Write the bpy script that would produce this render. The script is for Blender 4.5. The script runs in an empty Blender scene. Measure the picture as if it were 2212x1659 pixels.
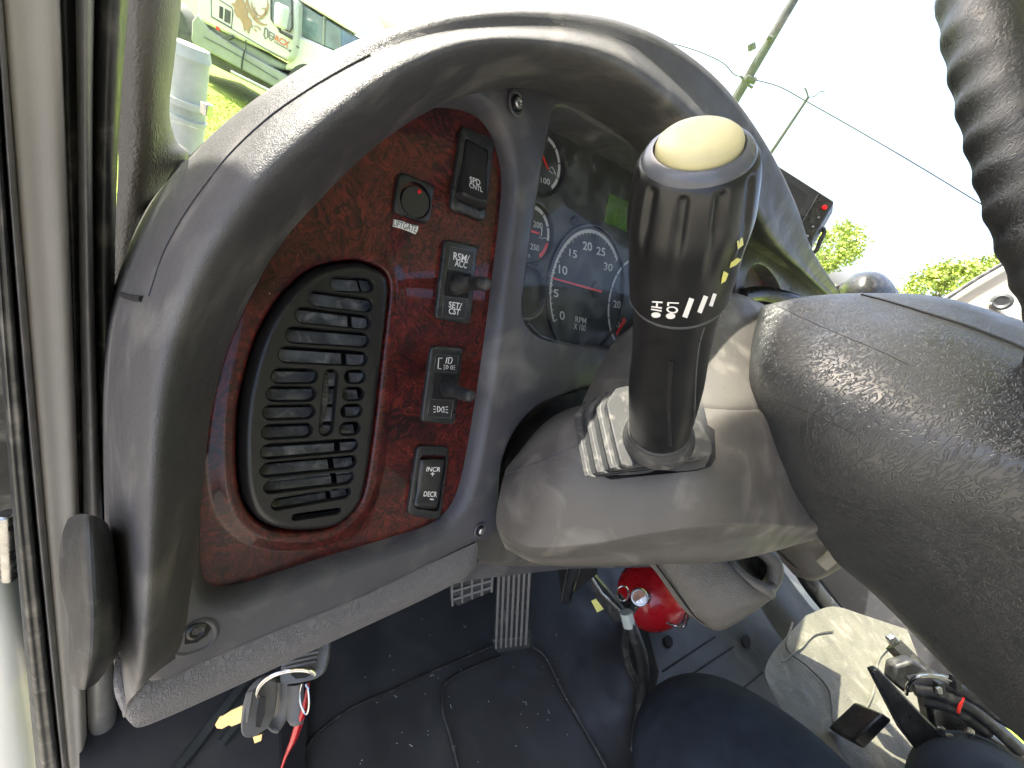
import bpy, bmesh, math, random
from mathutils import Vector, Matrix
from mathutils.bvhtree import BVHTree
from mathutils.geometry import tessellate_polygon
R_ = math.radians
random.seed(7)
sc = bpy.context.scene
COL = sc.collection
# ---------------------------------------------------------------- camera, world, sun, exposure
F = 928.0; CX, CY = 1106.0, 829.5            # lens in units of a 2212 px wide picture
RHO, THE, PHI = R_(30), R_(28.3), R_(52.6)
s, c = math.sin, math.cos
Dn = Vector((-s(RHO)*c(THE), c(RHO)*c(THE), s(THE)))       # world down seen in camera axes (right, down, forward)
Hr = Vector((c(RHO), s(RHO), 0)); Hf = Vector((s(RHO)*s(THE), -c(RHO)*s(THE), c(THE)))
Xc = Hr*c(PHI)+Hf*s(PHI); Yc = Hf*c(PHI)-Hr*s(PHI); Zc = -Dn
CAM = Vector((0, 0, 2.2))
def c2w(v): return Vector((v.dot(Xc), v.dot(Yc), v.dot(Zc)))
cam_d = bpy.data.cameras.new('camera'); cam = bpy.data.objects.new('camera', cam_d); COL.objects.link(cam)
cam_d.sensor_width = 36; cam_d.lens = F/2212*36; cam_d.clip_start = 0.01; cam_d.clip_end = 2000
ax, ay, az = c2w(Vector((1,0,0))), c2w(Vector((0,-1,0))), c2w(Vector((0,0,-1)))
cam.matrix_world = Matrix(((ax.x,ay.x,az.x,CAM.x),(ax.y,ay.y,az.y,CAM.y),(ax.z,ay.z,az.z,CAM.z),(0,0,0,1)))
sc.camera = cam
SUN = Vector((-0.28, 0.55, 0.80)).normalized()             # towards the sun
w = bpy.data.worlds.new('World'); sc.world = w; w.use_nodes = True
nt = w.node_tree; sky = nt.nodes.new('ShaderNodeTexSky'); sky.sky_type = 'NISHITA'; sky.sun_disc = False
sky.sun_elevation = math.asin(SUN.z); sky.sun_rotation = math.atan2(SUN.x, SUN.y); sky.dust_density = 5.0; sky.air_density = 0.7; sky.ozone_density = 0.0
bg = nt.nodes['Background']; bg.inputs[1].default_value = 0.15
nt.links.new(sky.outputs[0], bg.inputs[0])
sd = bpy.data.lights.new('sun', 'SUN'); sd.energy = 3.6; sd.angle = R_(0.5); sd.color = (1, .94, .84)
so = bpy.data.objects.new('sun', sd); COL.objects.link(so); so.rotation_euler = SUN.to_track_quat('Z', 'Y').to_euler(); so.location = (0,0,8)
vs = sc.view_settings; vs.view_transform = 'Standard'; vs.look = 'None'; vs.gamma = 1; vs.exposure = 2.5; vs.use_curve_mapping = False
sc.cycles.max_bounces = 8; sc.cycles.diffuse_bounces = 5; sc.cycles.glossy_bounces = 3; sc.cycles.transparent_max_bounces = 12

# ---------------------------------------------------------------- placing
def ray(px, py): return c2w(Vector(((px-CX)/F, (py-CY)/F, 1)))
def P(px, py, z): return CAM + ray(px, py)*z
N = Vector((0, -c(R_(30)), s(R_(30)))); U = Vector((1,0,0)); V = Vector((0, s(R_(30)), c(R_(30))))
OP = CAM - N*0.243                            # foot of the camera on the instrument panel plane
def PH(px, py, h=0.):
    r = ray(px, py); return CAM + r*((0.243-h)/(-r.dot(N)))
def uv(p): d = p-OP; return (d.dot(U), d.dot(V))
def UV(px, py, h=0.): return uv(PH(px, py, h))
def W(a, b, h=0.): return OP + U*a + V*b + N*h
def PZ(px, py, z): r = ray(px, py); return CAM + r*((z-CAM.z)/r.z)
def PY(px, py, y): r = ray(px, py); return CAM + r*(y/r.y)
TX = c2w(Hr); TF = c2w(Hf)                   # outside truck: along, away
def PT(px, py, d): r = ray(px, py); return CAM + r*(d/r.dot(TF))
def proj(p):
    d = p-CAM; v = Vector((d.dot(ax), -d.dot(ay), -d.dot(az))); return (CX+F*v.x/v.z, CY+F*v.y/v.z)

# ---------------------------------------------------------------- objects
BASE = {}
def thing(name, label, cat, base, group=None, kind=None):
    o = bpy.data.objects.new(name, None); COL.objects.link(o); o.location = base; o.empty_display_size = .02
    BASE[o.name] = Vector(base); o['label'] = label; o['category'] = cat
    if group: o['group'] = group
    if kind: o['kind'] = kind
    return o
def mk(name, vf, mat, parent=None, label=None, cat=None, group=None, kind=None, ang=35, bevel=0, seg=2, flat=False, sub=0, solid=0, base=None):
    Vs, Fs = vf
    b = BASE[parent.name] if parent else Vector(base) if base is not None else sum(Vs, Vector())/len(Vs)
    me = bpy.data.meshes.new(name); me.from_pydata([tuple(v-b) for v in Vs], [], [tuple(f) for f in Fs])
    me.validate(); me.update()
    if not flat:
        me.shade_smooth()
        try: me.set_sharp_from_angle(angle=R_(ang))
        except Exception: pass
    if mat: me.materials.append(mat)
    o = bpy.data.objects.new(name, me); COL.objects.link(o)
    if parent: o.parent = parent
    else: o.location = b
    BASE[o.name] = b
    if solid: m = o.modifiers.new('s', 'SOLIDIFY'); m.thickness = solid; m.offset = 0
    if bevel:
        m = o.modifiers.new('b', 'BEVEL'); m.width = bevel; m.segments = seg; m.limit_method = 'ANGLE'; m.angle_limit = R_(40)
        m.harden_normals = False
    if sub: m = o.modifiers.new('u', 'SUBSURF'); m.levels = sub; m.render_levels = sub
    if label: o['label'] = label
    if cat: o['category'] = cat
    if group: o['group'] = group
    if kind: o['kind'] = kind
    return o
def join(*l):
    A, B = [], []
    for v, f in l:
        n = len(A); A += v; B += [[i+n for i in q] for q in f]
    return A, B
def cr(p, t, closed=False):
    n = len(p)
    if closed: i = int(math.floor(t)) % n; t -= math.floor(t); a, b, d, e = p[(i-1)%n], p[i], p[(i+1)%n], p[(i+2)%n]
    else:
        i = min(int(t), n-2); t -= i
        b, d = p[i], p[i+1]; a = p[i-1] if i > 0 else b*2-d; e = p[i+2] if i+2 < n else d*2-b
    return ((b*2) + (d-a)*t + (a*2-b*5+d*4-e)*t*t + (b*3-a-d*3+e)*t*t*t)*.5
def smooth(pts, k=6, closed=False):
    n = len(pts); pts = [Vector(p) for p in pts]
    m = n if closed else n-1
    o = [cr(pts, i/k, closed) for i in range(m*k)]
    if not closed: o.append(pts[-1].copy())
    return o
def patch(grid, ku=6, kv=6, closed_u=False):
    rows = [smooth(r, ku, closed_u) for r in grid]
    m = len(rows[0]); cols = [smooth([r[j] for r in rows], kv) for j in range(m)]
    n = len(cols[0]); Vs = [cols[j][i] for i in range(n) for j in range(m)]; Fs = []
    mm = m if closed_u else m-1
    for i in range(n-1):
        for j in range(mm):
            k = (j+1) % m; Fs.append((i*m+j, i*m+k, (i+1)*m+k, (i+1)*m+j))
    return Vs, Fs
def tube(pts, rad, n=14, caps=True, mod=None, flat=1.0, ref=None):
    m = len(pts); Vs, Fs = [], []
    ref = ref or Vector((.123, .456, .88)); pr = None
    for i, p in enumerate(pts):
        t = (pts[min(i+1, m-1)]-pts[max(i-1, 0)]).normalized()
        if pr is None: a = (ref - t*ref.dot(t)).normalized()
        else: a = (pr - t*pr.dot(t)).normalized()
        pr = a; b = t.cross(a); r = rad[i] if isinstance(rad, (list, tuple)) else rad
        for k in range(n):
            q = 2*math.pi*k/n; rr = r*(mod(i/(m-1), q) if mod else 1)
            Vs.append(p + a*(c(q)*rr) + b*(s(q)*rr*flat))
    for i in range(m-1):
        for k in range(n): l = (k+1)%n; Fs.append((i*n+k, i*n+l, (i+1)*n+l, (i+1)*n+k))
    if caps: Fs.append(tuple(range(n-1, -1, -1))); Fs.append(tuple((m-1)*n+k for k in range(n)))
    return Vs, Fs
def prism(pts, vec):
    n = len(pts); Vs = list(pts)+[p+vec for p in pts]
    Fs = [tuple(range(n)), tuple(range(2*n-1, n-1, -1))]+[(i, i+n, (i+1)%n+n, (i+1)%n) for i in range(n)]
    return Vs, Fs
def quadbox(pts, vec): return prism(pts, vec)
def box(cn, x, y, z, hx, hy, hz):
    Vs = [cn+x*(hx*a)+y*(hy*b)+z*(hz*d) for a in (-1,1) for b in (-1,1) for d in (-1,1)]
    return Vs, [(0,1,3,2),(4,6,7,5),(0,4,5,1),(2,3,7,6),(0,2,6,4),(1,5,7,3)]
def area(l): return sum(l[i][0]*l[(i+1)%len(l)][1]-l[(i+1)%len(l)][0]*l[i][1] for i in range(len(l)))/2
def ccw(l): return l if area(l) > 0 else l[::-1]
def offs(l, d):                                # outward offset of a ccw loop
    n = len(l); o = []
    for i in range(n):
        a, b, e = Vector(l[i-1]), Vector(l[i]), Vector(l[(i+1)%n])
        t = (b-a).normalized()+(e-b).normalized()
        if t.length < 1e-9: t = e-b
        t.normalize(); o.append((b.x+t.y*d, b.y-t.x*d))
    return o
def loft(loops, Wf=W):                         # loops = [(uvloop, h), ...] of equal length
    n = len(loops[0][0]); Vs = [Wf(p[0], p[1], h) for l, h in loops for p in l]; Fs = []
    for i in range(len(loops)-1):
        for k in range(n): l = (k+1)%n; Fs.append((i*n+k, i*n+l, (i+1)*n+l, (i+1)*n+k))
    return Vs, Fs
def face(outer, holes, h, Wf=W):
    bm = bmesh.new()
    for l in [outer]+holes:
        q = [bm.verts.new((p[0], p[1], 0)) for p in l]
        for i in range(len(q)): bm.edges.new((q[i-1], q[i]))
    bmesh.ops.triangle_fill(bm, use_beauty=True, use_dissolve=False, edges=bm.edges[:]); bm.verts.index_update()
    Vs = [Wf(v.co.x, v.co.y, h) for v in bm.verts]; Fs = [tuple(v.index for v in f.verts) for f in bm.faces]; bm.free()
    return Vs, Fs
def plate(outer, holes, h, t, Wf=W):
    return join(face(outer, holes, h, Wf), *[loft([(l, h), (l, h-t)], Wf) for l in [outer]+holes])
def weld(o, d=1e-5):
    me = o.data; bm = bmesh.new(); bm.from_mesh(me); bmesh.ops.remove_doubles(bm, verts=bm.verts[:], dist=d)
    bmesh.ops.recalc_face_normals(bm, faces=bm.faces[:]); bm.normal_update()
    for e in bm.edges: e.smooth = True
    for f in bm.faces: f.smooth = True
    bm.to_mesh(me); bm.free(); me.set_sharp_from_angle(angle=R_(45))
def rquad(q, r, n=5):                          # rounded 2D polygon
    o = []; m = len(q); q = [Vector(p) for p in q]
    for i in range(m):
        a, b, e = q[i-1], q[i], q[(i+1)%m]; rr = min(r, (a-b).length*.45, (e-b).length*.45)
        p0 = b+(a-b).normalized()*rr; p2 = b+(e-b).normalized()*rr
        for k in range(n+1): t = k/n; o.append(p0*(1-t)**2+b*2*t*(1-t)+p2*t*t)
    return o
def pquad(q, h, r, n=5): return ccw([tuple(v) for v in rquad([UV(x, y, h) for x, y in q], r, n)])
def capsule(a, b, r, n=8):
    a, b = Vector(a), Vector(b); d = (b-a).normalized(); t = Vector((-d.y, d.x)); a = a+d*r*.9; b = b-d*r*.9; o = []
    for k in range(n+1): q = -math.pi/2+math.pi*k/n; o.append(tuple(b+d*c(q)*r+t*s(q)*r))
    for k in range(n+1): q = math.pi/2+math.pi*k/n; o.append(tuple(a+d*c(q)*r+t*s(q)*r))
    return o
def disc(p, x, y, r, n=24, r2=None):
    Vs = [p+x*(r*c(2*math.pi*k/n))+y*((r2 or r)*s(2*math.pi*k/n)) for k in range(n)]
    return Vs, [tuple(range(n))]
def cyl(a, b, r, n=20, r2=None): return tube([a, b], [r, r2 if r2 is not None else r], n)
def lathe(p, axis, prof, n=32, mod=None, ref=None):   # prof = [(dist, radius)...]
    axis = axis.normalized(); e1 = (ref or Vector((.3,.5,.8))); e1 = (e1-axis*e1.dot(axis)).normalized(); e2 = axis.cross(e1)
    Vs, Fs = [], []
    for i, (d, r) in enumerate(prof):
        for k in range(n):
            q = 2*math.pi*k/n; rr = r*(mod(i, q) if mod else 1); Vs.append(p+axis*d+e1*(rr*c(q))+e2*(rr*s(q)))
    for i in range(len(prof)-1):
        for k in range(n): l = (k+1)%n; Fs.append((i*n+k, i*n+l, (i+1)*n+l, (i+1)*n+k))
    Fs.append(tuple(range(n-1,-1,-1))); Fs.append(tuple((len(prof)-1)*n+k for k in range(n)))
    return Vs, Fs
def bvh(*vf):
    v, f = join(*vf); return BVHTree.FromPolygons([tuple(p) for p in v], [tuple(q) for q in f])
def hit(b, px, py, off=.0004):
    r = ray(px, py).normalized(); p, n, i, d = b.ray_cast(CAM, r)
    if p is None: return None
    if n.dot(r) > 0: n = -n
    return p+n*off
_tc = {}
def text2d(t, bold=0.0):
    if (t, bold) in _tc: return _tc[(t, bold)]
    cu = bpy.data.curves.new('t', 'FONT'); cu.body = t; cu.offset = bold; cu.resolution_u = 4
    ob = bpy.data.objects.new('t', cu); COL.objects.link(ob); dg = bpy.context.evaluated_depsgraph_get()
    me = bpy.data.meshes.new_from_object(ob.evaluated_get(dg)); vs = [(v.co.x, v.co.y) for v in me.vertices]; fs = [tuple(p.vertices) for p in me.polygons]
    bpy.data.objects.remove(ob); bpy.data.curves.remove(cu); bpy.data.meshes.remove(me)
    x0, x1 = min(v[0] for v in vs), max(v[0] for v in vs); y0, y1 = min(v[1] for v in vs), max(v[1] for v in vs)
    _tc[(t, bold)] = ([((x-x0)/(x1-x0), (y-y0)/(y1-y0)) for x, y in vs], fs); return _tc[(t, bold)]
def text(t, q, mapf, bold=0.015):              # q = px corners TL TR BR BL
    vs, fs = text2d(t, bold); o = []
    for a, b in vs:
        x = (q[0][0]*(1-a)+q[1][0]*a)*b+(q[3][0]*(1-a)+q[2][0]*a)*(1-b); y = (q[0][1]*(1-a)+q[1][1]*a)*b+(q[3][1]*(1-a)+q[2][1]*a)*(1-b)
        o.append(mapf(x, y))
    return o, [f for f in fs if all(o[i] is not None for i in f)] if None not in o else []
def stroke(pts, wd, mapf):                     # a painted line of px width wd
    Vs, Fs = [], []
    for i, p in enumerate(pts):
        a, b = Vector(pts[max(i-1, 0)]), Vector(pts[min(i+1, len(pts)-1)]); d = (b-a).normalized(); n = Vector((-d.y, d.x))*wd/2
        for q in (Vector(p)+n, Vector(p)-n): Vs.append(mapf(q.x, q.y))
    for i in range(len(pts)-1): Fs.append((2*i, 2*i+1, 2*i+3, 2*i+2))
    if any(v is None for v in Vs): return [], []
    return Vs, Fs
def poly(pts, mapf): return [mapf(*p) for p in pts], [tuple(range(len(pts)))]
def ell(x, y, a, b, n=16, rot=0): return [(x+a*c(2*math.pi*k/n)*c(rot)-b*s(2*math.pi*k/n)*s(rot), y+a*c(2*math.pi*k/n)*s(rot)+b*s(2*math.pi*k/n)*c(rot)) for k in range(n)]

# ---------------------------------------------------------------- materials
def mat(name, col, rough=.5, var=.0, vscale=20, bump=0, bscale=300, btype='noise', metal=0, coat=0, spec=.5, dust=0, dcol=(.45,.42,.36), emit=None, dscale=60, sheen=0, rvar=.1):
    m = bpy.data.materials.new(name); m.use_nodes = True; t = m.node_tree; b = t.nodes['Principled BSDF']; L = t.links.new
    b.inputs['Roughness'].default_value = rough; b.inputs['Metallic'].default_value = metal
    b.inputs['Coat Weight'].default_value = coat; b.inputs['Coat Roughness'].default_value = .06; b.inputs['Specular IOR Level'].default_value = spec
    b.inputs['Sheen Weight'].default_value = sheen
    tc = t.nodes.new('ShaderNodeTexCoord'); O = tc.outputs['Object']
    def noise(sca, det=4, dist=0, typ='FBM'):
        n = t.nodes.new('ShaderNodeTexNoise'); n.noise_type = typ; n.inputs['Scale'].default_value = sca; n.inputs['Detail'].default_value = det
        n.inputs['Distortion'].default_value = dist; L(O, n.inputs['Vector']); return n
    def mix(f, a, bb):
        x = t.nodes.new('ShaderNodeMix'); x.data_type = 'RGBA'
        if isinstance(f, float): x.inputs[0].default_value = f
        else: L(f, x.inputs[0])
        for i, v in ((6, a), (7, bb)):
            if isinstance(v, tuple): x.inputs[i].default_value = (*v, 1)
            else: L(v, x.inputs[i])
        return x.outputs[2]
    def ramp(f, a, bb):
        r = t.nodes.new('ShaderNodeMapRange'); r.inputs[1].default_value = a; r.inputs[2].default_value = bb; L(f, r.inputs[0]); return r.outputs[0]
    cc = col
    if var:
        n = noise(vscale, 5, .4); cc = mix(ramp(n.outputs[0], .3, .7), tuple(x*(1-var) for x in col), tuple(min(1, x*(1+var)) for x in col))
    if dust:
        n = noise(dscale, 8, .8); n2 = noise(1400, 2)
        d1 = ramp(n.outputs[0], .52, .78); mu = t.nodes.new('ShaderNodeMath'); mu.operation = 'MULTIPLY'; L(d1, mu.inputs[0]); mu.inputs[1].default_value = dust
        sp = ramp(n2.outputs[0], .70, .78); ad = t.nodes.new('ShaderNodeMath'); ad.operation = 'MULTIPLY_ADD'; ad.use_clamp = True; L(sp, ad.inputs[0]); ad.inputs[1].default_value = dust; L(mu.outputs[0], ad.inputs[2])
        cc = mix(ad.outputs[0], cc, dcol)
    if isinstance(cc, tuple): b.inputs['Base Color'].default_value = (*cc, 1)
    else: L(cc, b.inputs['Base Color'])
    if rvar:
        n = noise(vscale*3, 4); L(ramp2(t, n.outputs[0], max(.02, rough-rvar), min(1, rough+rvar)), b.inputs['Roughness'])
    if bump:
        bn = t.nodes.new('ShaderNodeBump'); bn.inputs['Strength'].default_value = bump; bn.inputs['Distance'].default_value = .0007
        if btype == 'noise': h = noise(bscale, 3).outputs[0]
        elif btype == 'leather':
            n = noise(bscale*.35, 2, .3); wv = t.nodes.new('ShaderNodeVectorMath'); wv.operation = 'MULTIPLY_ADD'; L(n.outputs[1], wv.inputs[0]); wv.inputs[1].default_value = (.008,)*3; L(O, wv.inputs[2])
            mp = t.nodes.new('ShaderNodeMapping'); mp.inputs['Scale'].default_value = (1, 1.0, .42); mp.inputs['Rotation'].default_value = (.5, .5, .3); L(wv.outputs[0], mp.inputs[0])
            v = t.nodes.new('ShaderNodeTexVoronoi'); v.feature = 'DISTANCE_TO_EDGE'; v.inputs['Scale'].default_value = bscale; L(mp.outputs[0], v.inputs['Vector'])
            r1 = ramp(v.outputs[0], 0, .28); n3 = noise(bscale*4, 2)
            a2 = t.nodes.new('ShaderNodeMath'); a2.operation = 'MULTIPLY_ADD'; L(n3.outputs[0], a2.inputs[0]); a2.inputs[1].default_value = .25; L(r1, a2.inputs[2]); h = a2.outputs[0]
        elif btype == 'wrinkle':
            mp = t.nodes.new('ShaderNodeMapping'); mp.inputs['Scale'].default_value = (1, 1.0, .3); mp.inputs['Rotation'].default_value = (.9, .4, .6); L(O, mp.inputs[0])
            n1 = noise(bscale, 3, 1.6); L(mp.outputs[0], n1.inputs['Vector'])
            sb = t.nodes.new('ShaderNodeMath'); sb.operation = 'SUBTRACT'; L(n1.outputs[0], sb.inputs[0]); sb.inputs[1].default_value = .5
            ab = t.nodes.new('ShaderNodeMath'); ab.operation = 'ABSOLUTE'; L(sb.outputs[0], ab.inputs[0]); h = ramp(ab.outputs[0], 0, .07)
        elif btype == 'weave':
            wv = t.nodes.new('ShaderNodeTexWave'); wv.inputs['Scale'].default_value = bscale; wv.inputs['Distortion'].default_value = 1; L(O, wv.inputs[0]); h = wv.outputs[1]
        L(h, bn.inputs['Height']); L(bn.outputs[0], b.inputs['Normal'])
    if emit: b.inputs['Emission Color'].default_value = (*emit[0], 1); b.inputs['Emission Strength'].default_value = emit[1]
    return m
def ramp2(t, f, a, bb):
    r = t.nodes.new('ShaderNodeMapRange'); r.inputs[1].default_value = .3; r.inputs[2].default_value = .7; r.inputs[3].default_value = a; r.inputs[4].default_value = bb
    t.links.new(f, r.inputs[0]); return r.outputs[0]
def wood_mat():
    m = bpy.data.materials.new('burl_wood'); m.use_nodes = True; t = m.node_tree; b = t.nodes['Principled BSDF']; L = t.links.new
    tc = t.nodes.new('ShaderNodeTexCoord')
    n1 = t.nodes.new('ShaderNodeTexNoise'); n1.inputs['Scale'].default_value = 26; n1.inputs['Detail'].default_value = 3; n1.inputs['Distortion'].default_value = 2.2; L(tc.outputs['Object'], n1.inputs[0])
    wv = t.nodes.new('ShaderNodeVectorMath'); wv.operation = 'MULTIPLY_ADD'; wv.inputs[1].default_value = (.05,)*3; L(n1.outputs[1], wv.inputs[0]); L(tc.outputs['Object'], wv.inputs[2])
    n2 = t.nodes.new('ShaderNodeTexNoise'); n2.inputs['Scale'].default_value = 125; n2.inputs['Detail'].default_value = 8; n2.inputs['Roughness'].default_value = .66; n2.inputs['Distortion'].default_value = 1.3; L(wv.outputs[0], n2.inputs[0])
    r = t.nodes.new('ShaderNodeValToRGB'); L(n2.outputs[0], r.inputs[0]); e = r.color_ramp; e.elements[0].position = .30; e.elements[0].color = (.012,.003,.004,1); e.elements[1].position = .76; e.elements[1].color = (.22,.036,.020,1)
    for p, cl in ((.41, (.020,.004,.005,1)), (.49, (.062,.008,.008,1)), (.60, (.125,.016,.011,1))): q = e.elements.new(p); q.color = cl
    n3 = t.nodes.new('ShaderNodeTexNoise'); n3.inputs['Scale'].default_value = 14; n3.inputs['Detail'].default_value = 4; n3.inputs['Distortion'].default_value = 1; L(tc.outputs['Object'], n3.inputs[0])
    mx = t.nodes.new('ShaderNodeMix'); mx.data_type = 'RGBA'; mx.blend_type = 'MULTIPLY'; mx.inputs[0].default_value = .8; L(r.outputs[0], mx.inputs[6])
    r3 = t.nodes.new('ShaderNodeValToRGB'); L(n3.outputs[0], r3.inputs[0]); r3.color_ramp.elements[0].position = .36; r3.color_ramp.elements[0].color = (.38,.34,.36,1); r3.color_ramp.elements[1].position = .56; L(r3.outputs[0], mx.inputs[7])
    sp = t.nodes.new('ShaderNodeTexNoise'); sp.inputs['Scale'].default_value = 900; sp.inputs['Detail'].default_value = 1; L(tc.outputs['Object'], sp.inputs[0])
    sr = t.nodes.new('ShaderNodeMapRange'); sr.inputs[1].default_value = .79; sr.inputs[2].default_value = .83; L(sp.outputs[0], sr.inputs[0])
    m2 = t.nodes.new('ShaderNodeMix'); m2.data_type = 'RGBA'; L(sr.outputs[0], m2.inputs[0]); L(mx.outputs[2], m2.inputs[6]); m2.inputs[7].default_value = (.4,.33,.28,1)
    L(m2.outputs[2], b.inputs['Base Color']); b.inputs['Roughness'].default_value = .45; b.inputs['Specular IOR Level'].default_value = .25; b.inputs['Coat Weight'].default_value = .45; b.inputs['Coat Roughness'].default_value = .05
    return m
def glass_mat(name, tint=(.93,.97,.95), gl=.06, haze=0.0):
    m = bpy.data.materials.new(name); m.use_nodes = True; t = m.node_tree; t.nodes.clear(); o = t.nodes.new('ShaderNodeOutputMaterial'); L = t.links.new
    tr = t.nodes.new('ShaderNodeBsdfTransparent'); tr.inputs[0].default_value = (*tint, 1); g = t.nodes.new('ShaderNodeBsdfGlossy'); g.inputs['Roughness'].default_value = .03
    fr = t.nodes.new('ShaderNodeFresnel'); fr.inputs[0].default_value = 1.4; x = t.nodes.new('ShaderNodeMixShader'); x.inputs[0].default_value = gl; L(tr.outputs[0], x.inputs[1]); L(g.outputs[0], x.inputs[2])
    if haze:
        df = t.nodes.new('ShaderNodeBsdfDiffuse'); df.inputs[0].default_value = (.8,.85,.8,1); tc = t.nodes.new('ShaderNodeTexCoord'); n = t.nodes.new('ShaderNodeTexNoise'); n.inputs['Scale'].default_value = 60; n.inputs['Detail'].default_value = 8; L(tc.outputs['Object'], n.inputs[0])
        r = t.nodes.new('ShaderNodeMapRange'); r.inputs[1].default_value = .45; r.inputs[2].default_value = .8; r.inputs[4].default_value = haze; L(n.outputs[0], r.inputs[0])
        y = t.nodes.new('ShaderNodeMixShader'); L(r.outputs[0], y.inputs[0]); L(x.outputs[0], y.inputs[1]); L(df.outputs[0], y.inputs[2]); x = y
    L(x.outputs[0], o.inputs[0]); return m
M = {}
M['dash'] = mat('dash_plastic', (.072,.071,.080), .42, .08, 25, .25, 1500, dust=.22, dscale=28, spec=.5)
M['hood'] = mat('hood_plastic', (.080,.077,.078), .52, .08, 20, .3, 900, 'leather', dust=.35, dscale=22, spec=.5)
M['padgrey'] = mat('grey_vinyl', (.155,.152,.162), .6, .06, 20, .8, 330, 'wrinkle')
M['wood'] = wood_mat()
M['black'] = mat('black_plastic', (.021,.022,.023), .34, .2, 40, .15, 1500, dust=.12, dscale=70)
M['blackgloss'] = mat('black_plastic_glossy', (.026,.026,.027), .30, rvar=.02)
M['grille'] = mat('grille_plastic', (.013,.013,.014), .33, rvar=.03)
M['rubber'] = mat('black_rubber', (.022,.023,.024), .5, .3, 30, .3, 700, dust=.2, dscale=50)
M['void'] = mat('black_void', (.004,.004,.005), .8)
M['vane'] = mat('dusty_vane', (.13,.13,.13), .8, .5, 90, .6, 700, dust=.9, dcol=(.42,.41,.38), dscale=110)
M['white'] = mat('white_print', (.8,.8,.78), .5)
M['dimwhite'] = mat('gauge_print', (.62,.63,.62), .5)
M['red'] = mat('red_print', (.75,.03,.02), .4)
M['needle'] = mat('needle_red', (.85,.06,.04), .35)
M['led'] = mat('red_lens', (.7,.01,.015), .15)
M['gauge'] = mat('gauge_face', (.05,.052,.048), .5, .15, 20)
M['lcd'] = mat('lcd_green', (.10,.19,.045), .3, .2, 40)
M['chrome'] = mat('chrome', (.6,.6,.6), .12, metal=1)
M['steel'] = mat('steel', (.45,.45,.44), .3, metal=1, var=.2, vscale=60)
M['stalk'] = mat('stalk_plastic', (.012,.0125,.013), .33, .15, 30, dust=.05, dcol=(.13,.10,.06), dscale=22, rvar=.05)
M['cream'] = mat('cream_button', (.50,.45,.24), .5, .07, 60, dust=.15, dcol=(.35,.26,.12), dscale=90)
M['ring'] = mat('grey_ring', (.085,.09,.10), .3, .05)
M['shroud'] = mat('shroud_plastic', (.098,.091,.082), .45, .07, 15, .35, 1300, dust=.3, dscale=30)
M['boot'] = mat('boot_rubber', (.045,.045,.046), .6, .1, 40, .3, 1200, dust=.3, dscale=90)
M['hub'] = mat('hub_vinyl', (.036,.038,.038), .40, .12, 12, .5, 240, 'wrinkle', spec=.85)
M['rim'] = mat('rim_vinyl', (.013,.014,.014), .48, .2, 20, .3, 330, 'wrinkle', spec=.6)
M['trim'] = mat('door_trim', (.34,.325,.30), .55, .06, 12, .15, 900, dust=.08)
M['pillar'] = mat('pillar_vinyl', (.20,.185,.155), .55, .05, 12, .5, 380, 'leather')
M['seal'] = mat('door_seal', (.022,.024,.024), .45, .3, 25, .1, 600, dust=.35, dscale=40)
M['ridge'] = mat('seal_ridge', (.16,.155,.15), .5, .1, 25, dust=.2)
M['mat'] = mat('floor_rubber', (.034,.036,.038), .5, .25, 5, .2, 500, dust=.22, dcol=(.14,.14,.13), dscale=9, rvar=.15)
M['mat2'] = mat('footwell_rubber', (.036,.042,.042), .55, .15, 5, .2, 500, dust=.2, dcol=(.2,.2,.18), dscale=14)
M['mat3'] = mat('sunlit_footwell', (.125,.12,.088), .6, .2, 18, .6, 120, 'wrinkle', dust=.3, dscale=30)  # pale base colour carries the sun patch on the floor
M['cup'] = mat('cupholder_plastic', (.11,.103,.09), .5, .06, 20, .5, 500, 'leather')
M['denim'] = mat('navy_cloth', (.020,.028,.042), .9, .25, 25, .5, 900, 'weave', rvar=0, spec=.2)
M['firered'] = mat('red_paint', (.55,.012,.02), .3, .1, 30, coat=.5)
M['yellow'] = mat('yellow_tag', (.75,.72,.2), .5)
M['brass'] = mat('brass', (.78,.62,.30), .35, metal=.85, var=.15, vscale=100)
M['keyplastic'] = mat('key_plastic', (.12,.12,.115), .45, .1, 50, .2, 900)
M['whitepaint'] = mat('white_paint', (.72,.73,.68), .35, .05, 3, dust=.05)
M['truckwhite'] = mat('truck_paint', (.58,.60,.53), .35, .06, 2, dust=.1, dscale=6, dcol=(.3,.33,.25))
M['truckgrey'] = mat('truck_fairing', (.25,.29,.23), .5, .12, 3, dust=.1, dscale=5)
M['truckdark'] = mat('truck_chassis', (.06,.07,.06), .6, .3, 6)
M['bronze'] = mat('bronze_print', (.33,.22,.11), .5, .1, 8)
M['orange'] = mat('orange_print', (.55,.17,.05), .5)
M['darkprint'] = mat('dark_print', (.10,.11,.09), .5)
M['wglass'] = mat('truck_glass', (.10,.17,.17), .08, .4, 3, coat=1)
M['grass'] = mat('grass_ground', (.17,.25,.02), .9, .35, 5, 1, 40)
M['blade'] = mat('grass_blade', (.22,.30,.02), .6, .4, 3)
M['leaf'] = mat('leaf', (.16,.22,.03), .6, .5, 1.5)
M['leaf2'] = mat('leaf_light', (.24,.30,.05), .6, .4, 1.5)
M['bark'] = mat('bark', (.12,.09,.06), .8, .3, 8, 1, 30)
M['pole'] = mat('pole_wood', (.06,.065,.065), .8, .35, 5, .5, 30)
M['wire'] = mat('wire', (.03,.03,.03), .6)
M['post'] = mat('pale_metal', (.42,.46,.42), .4, .12, 20, dust=.2, dscale=25, dcol=(.4,.42,.36))
M['glass'] = glass_mat('window_glass', (.99,1,.98), gl=.03, haze=.03)
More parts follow.
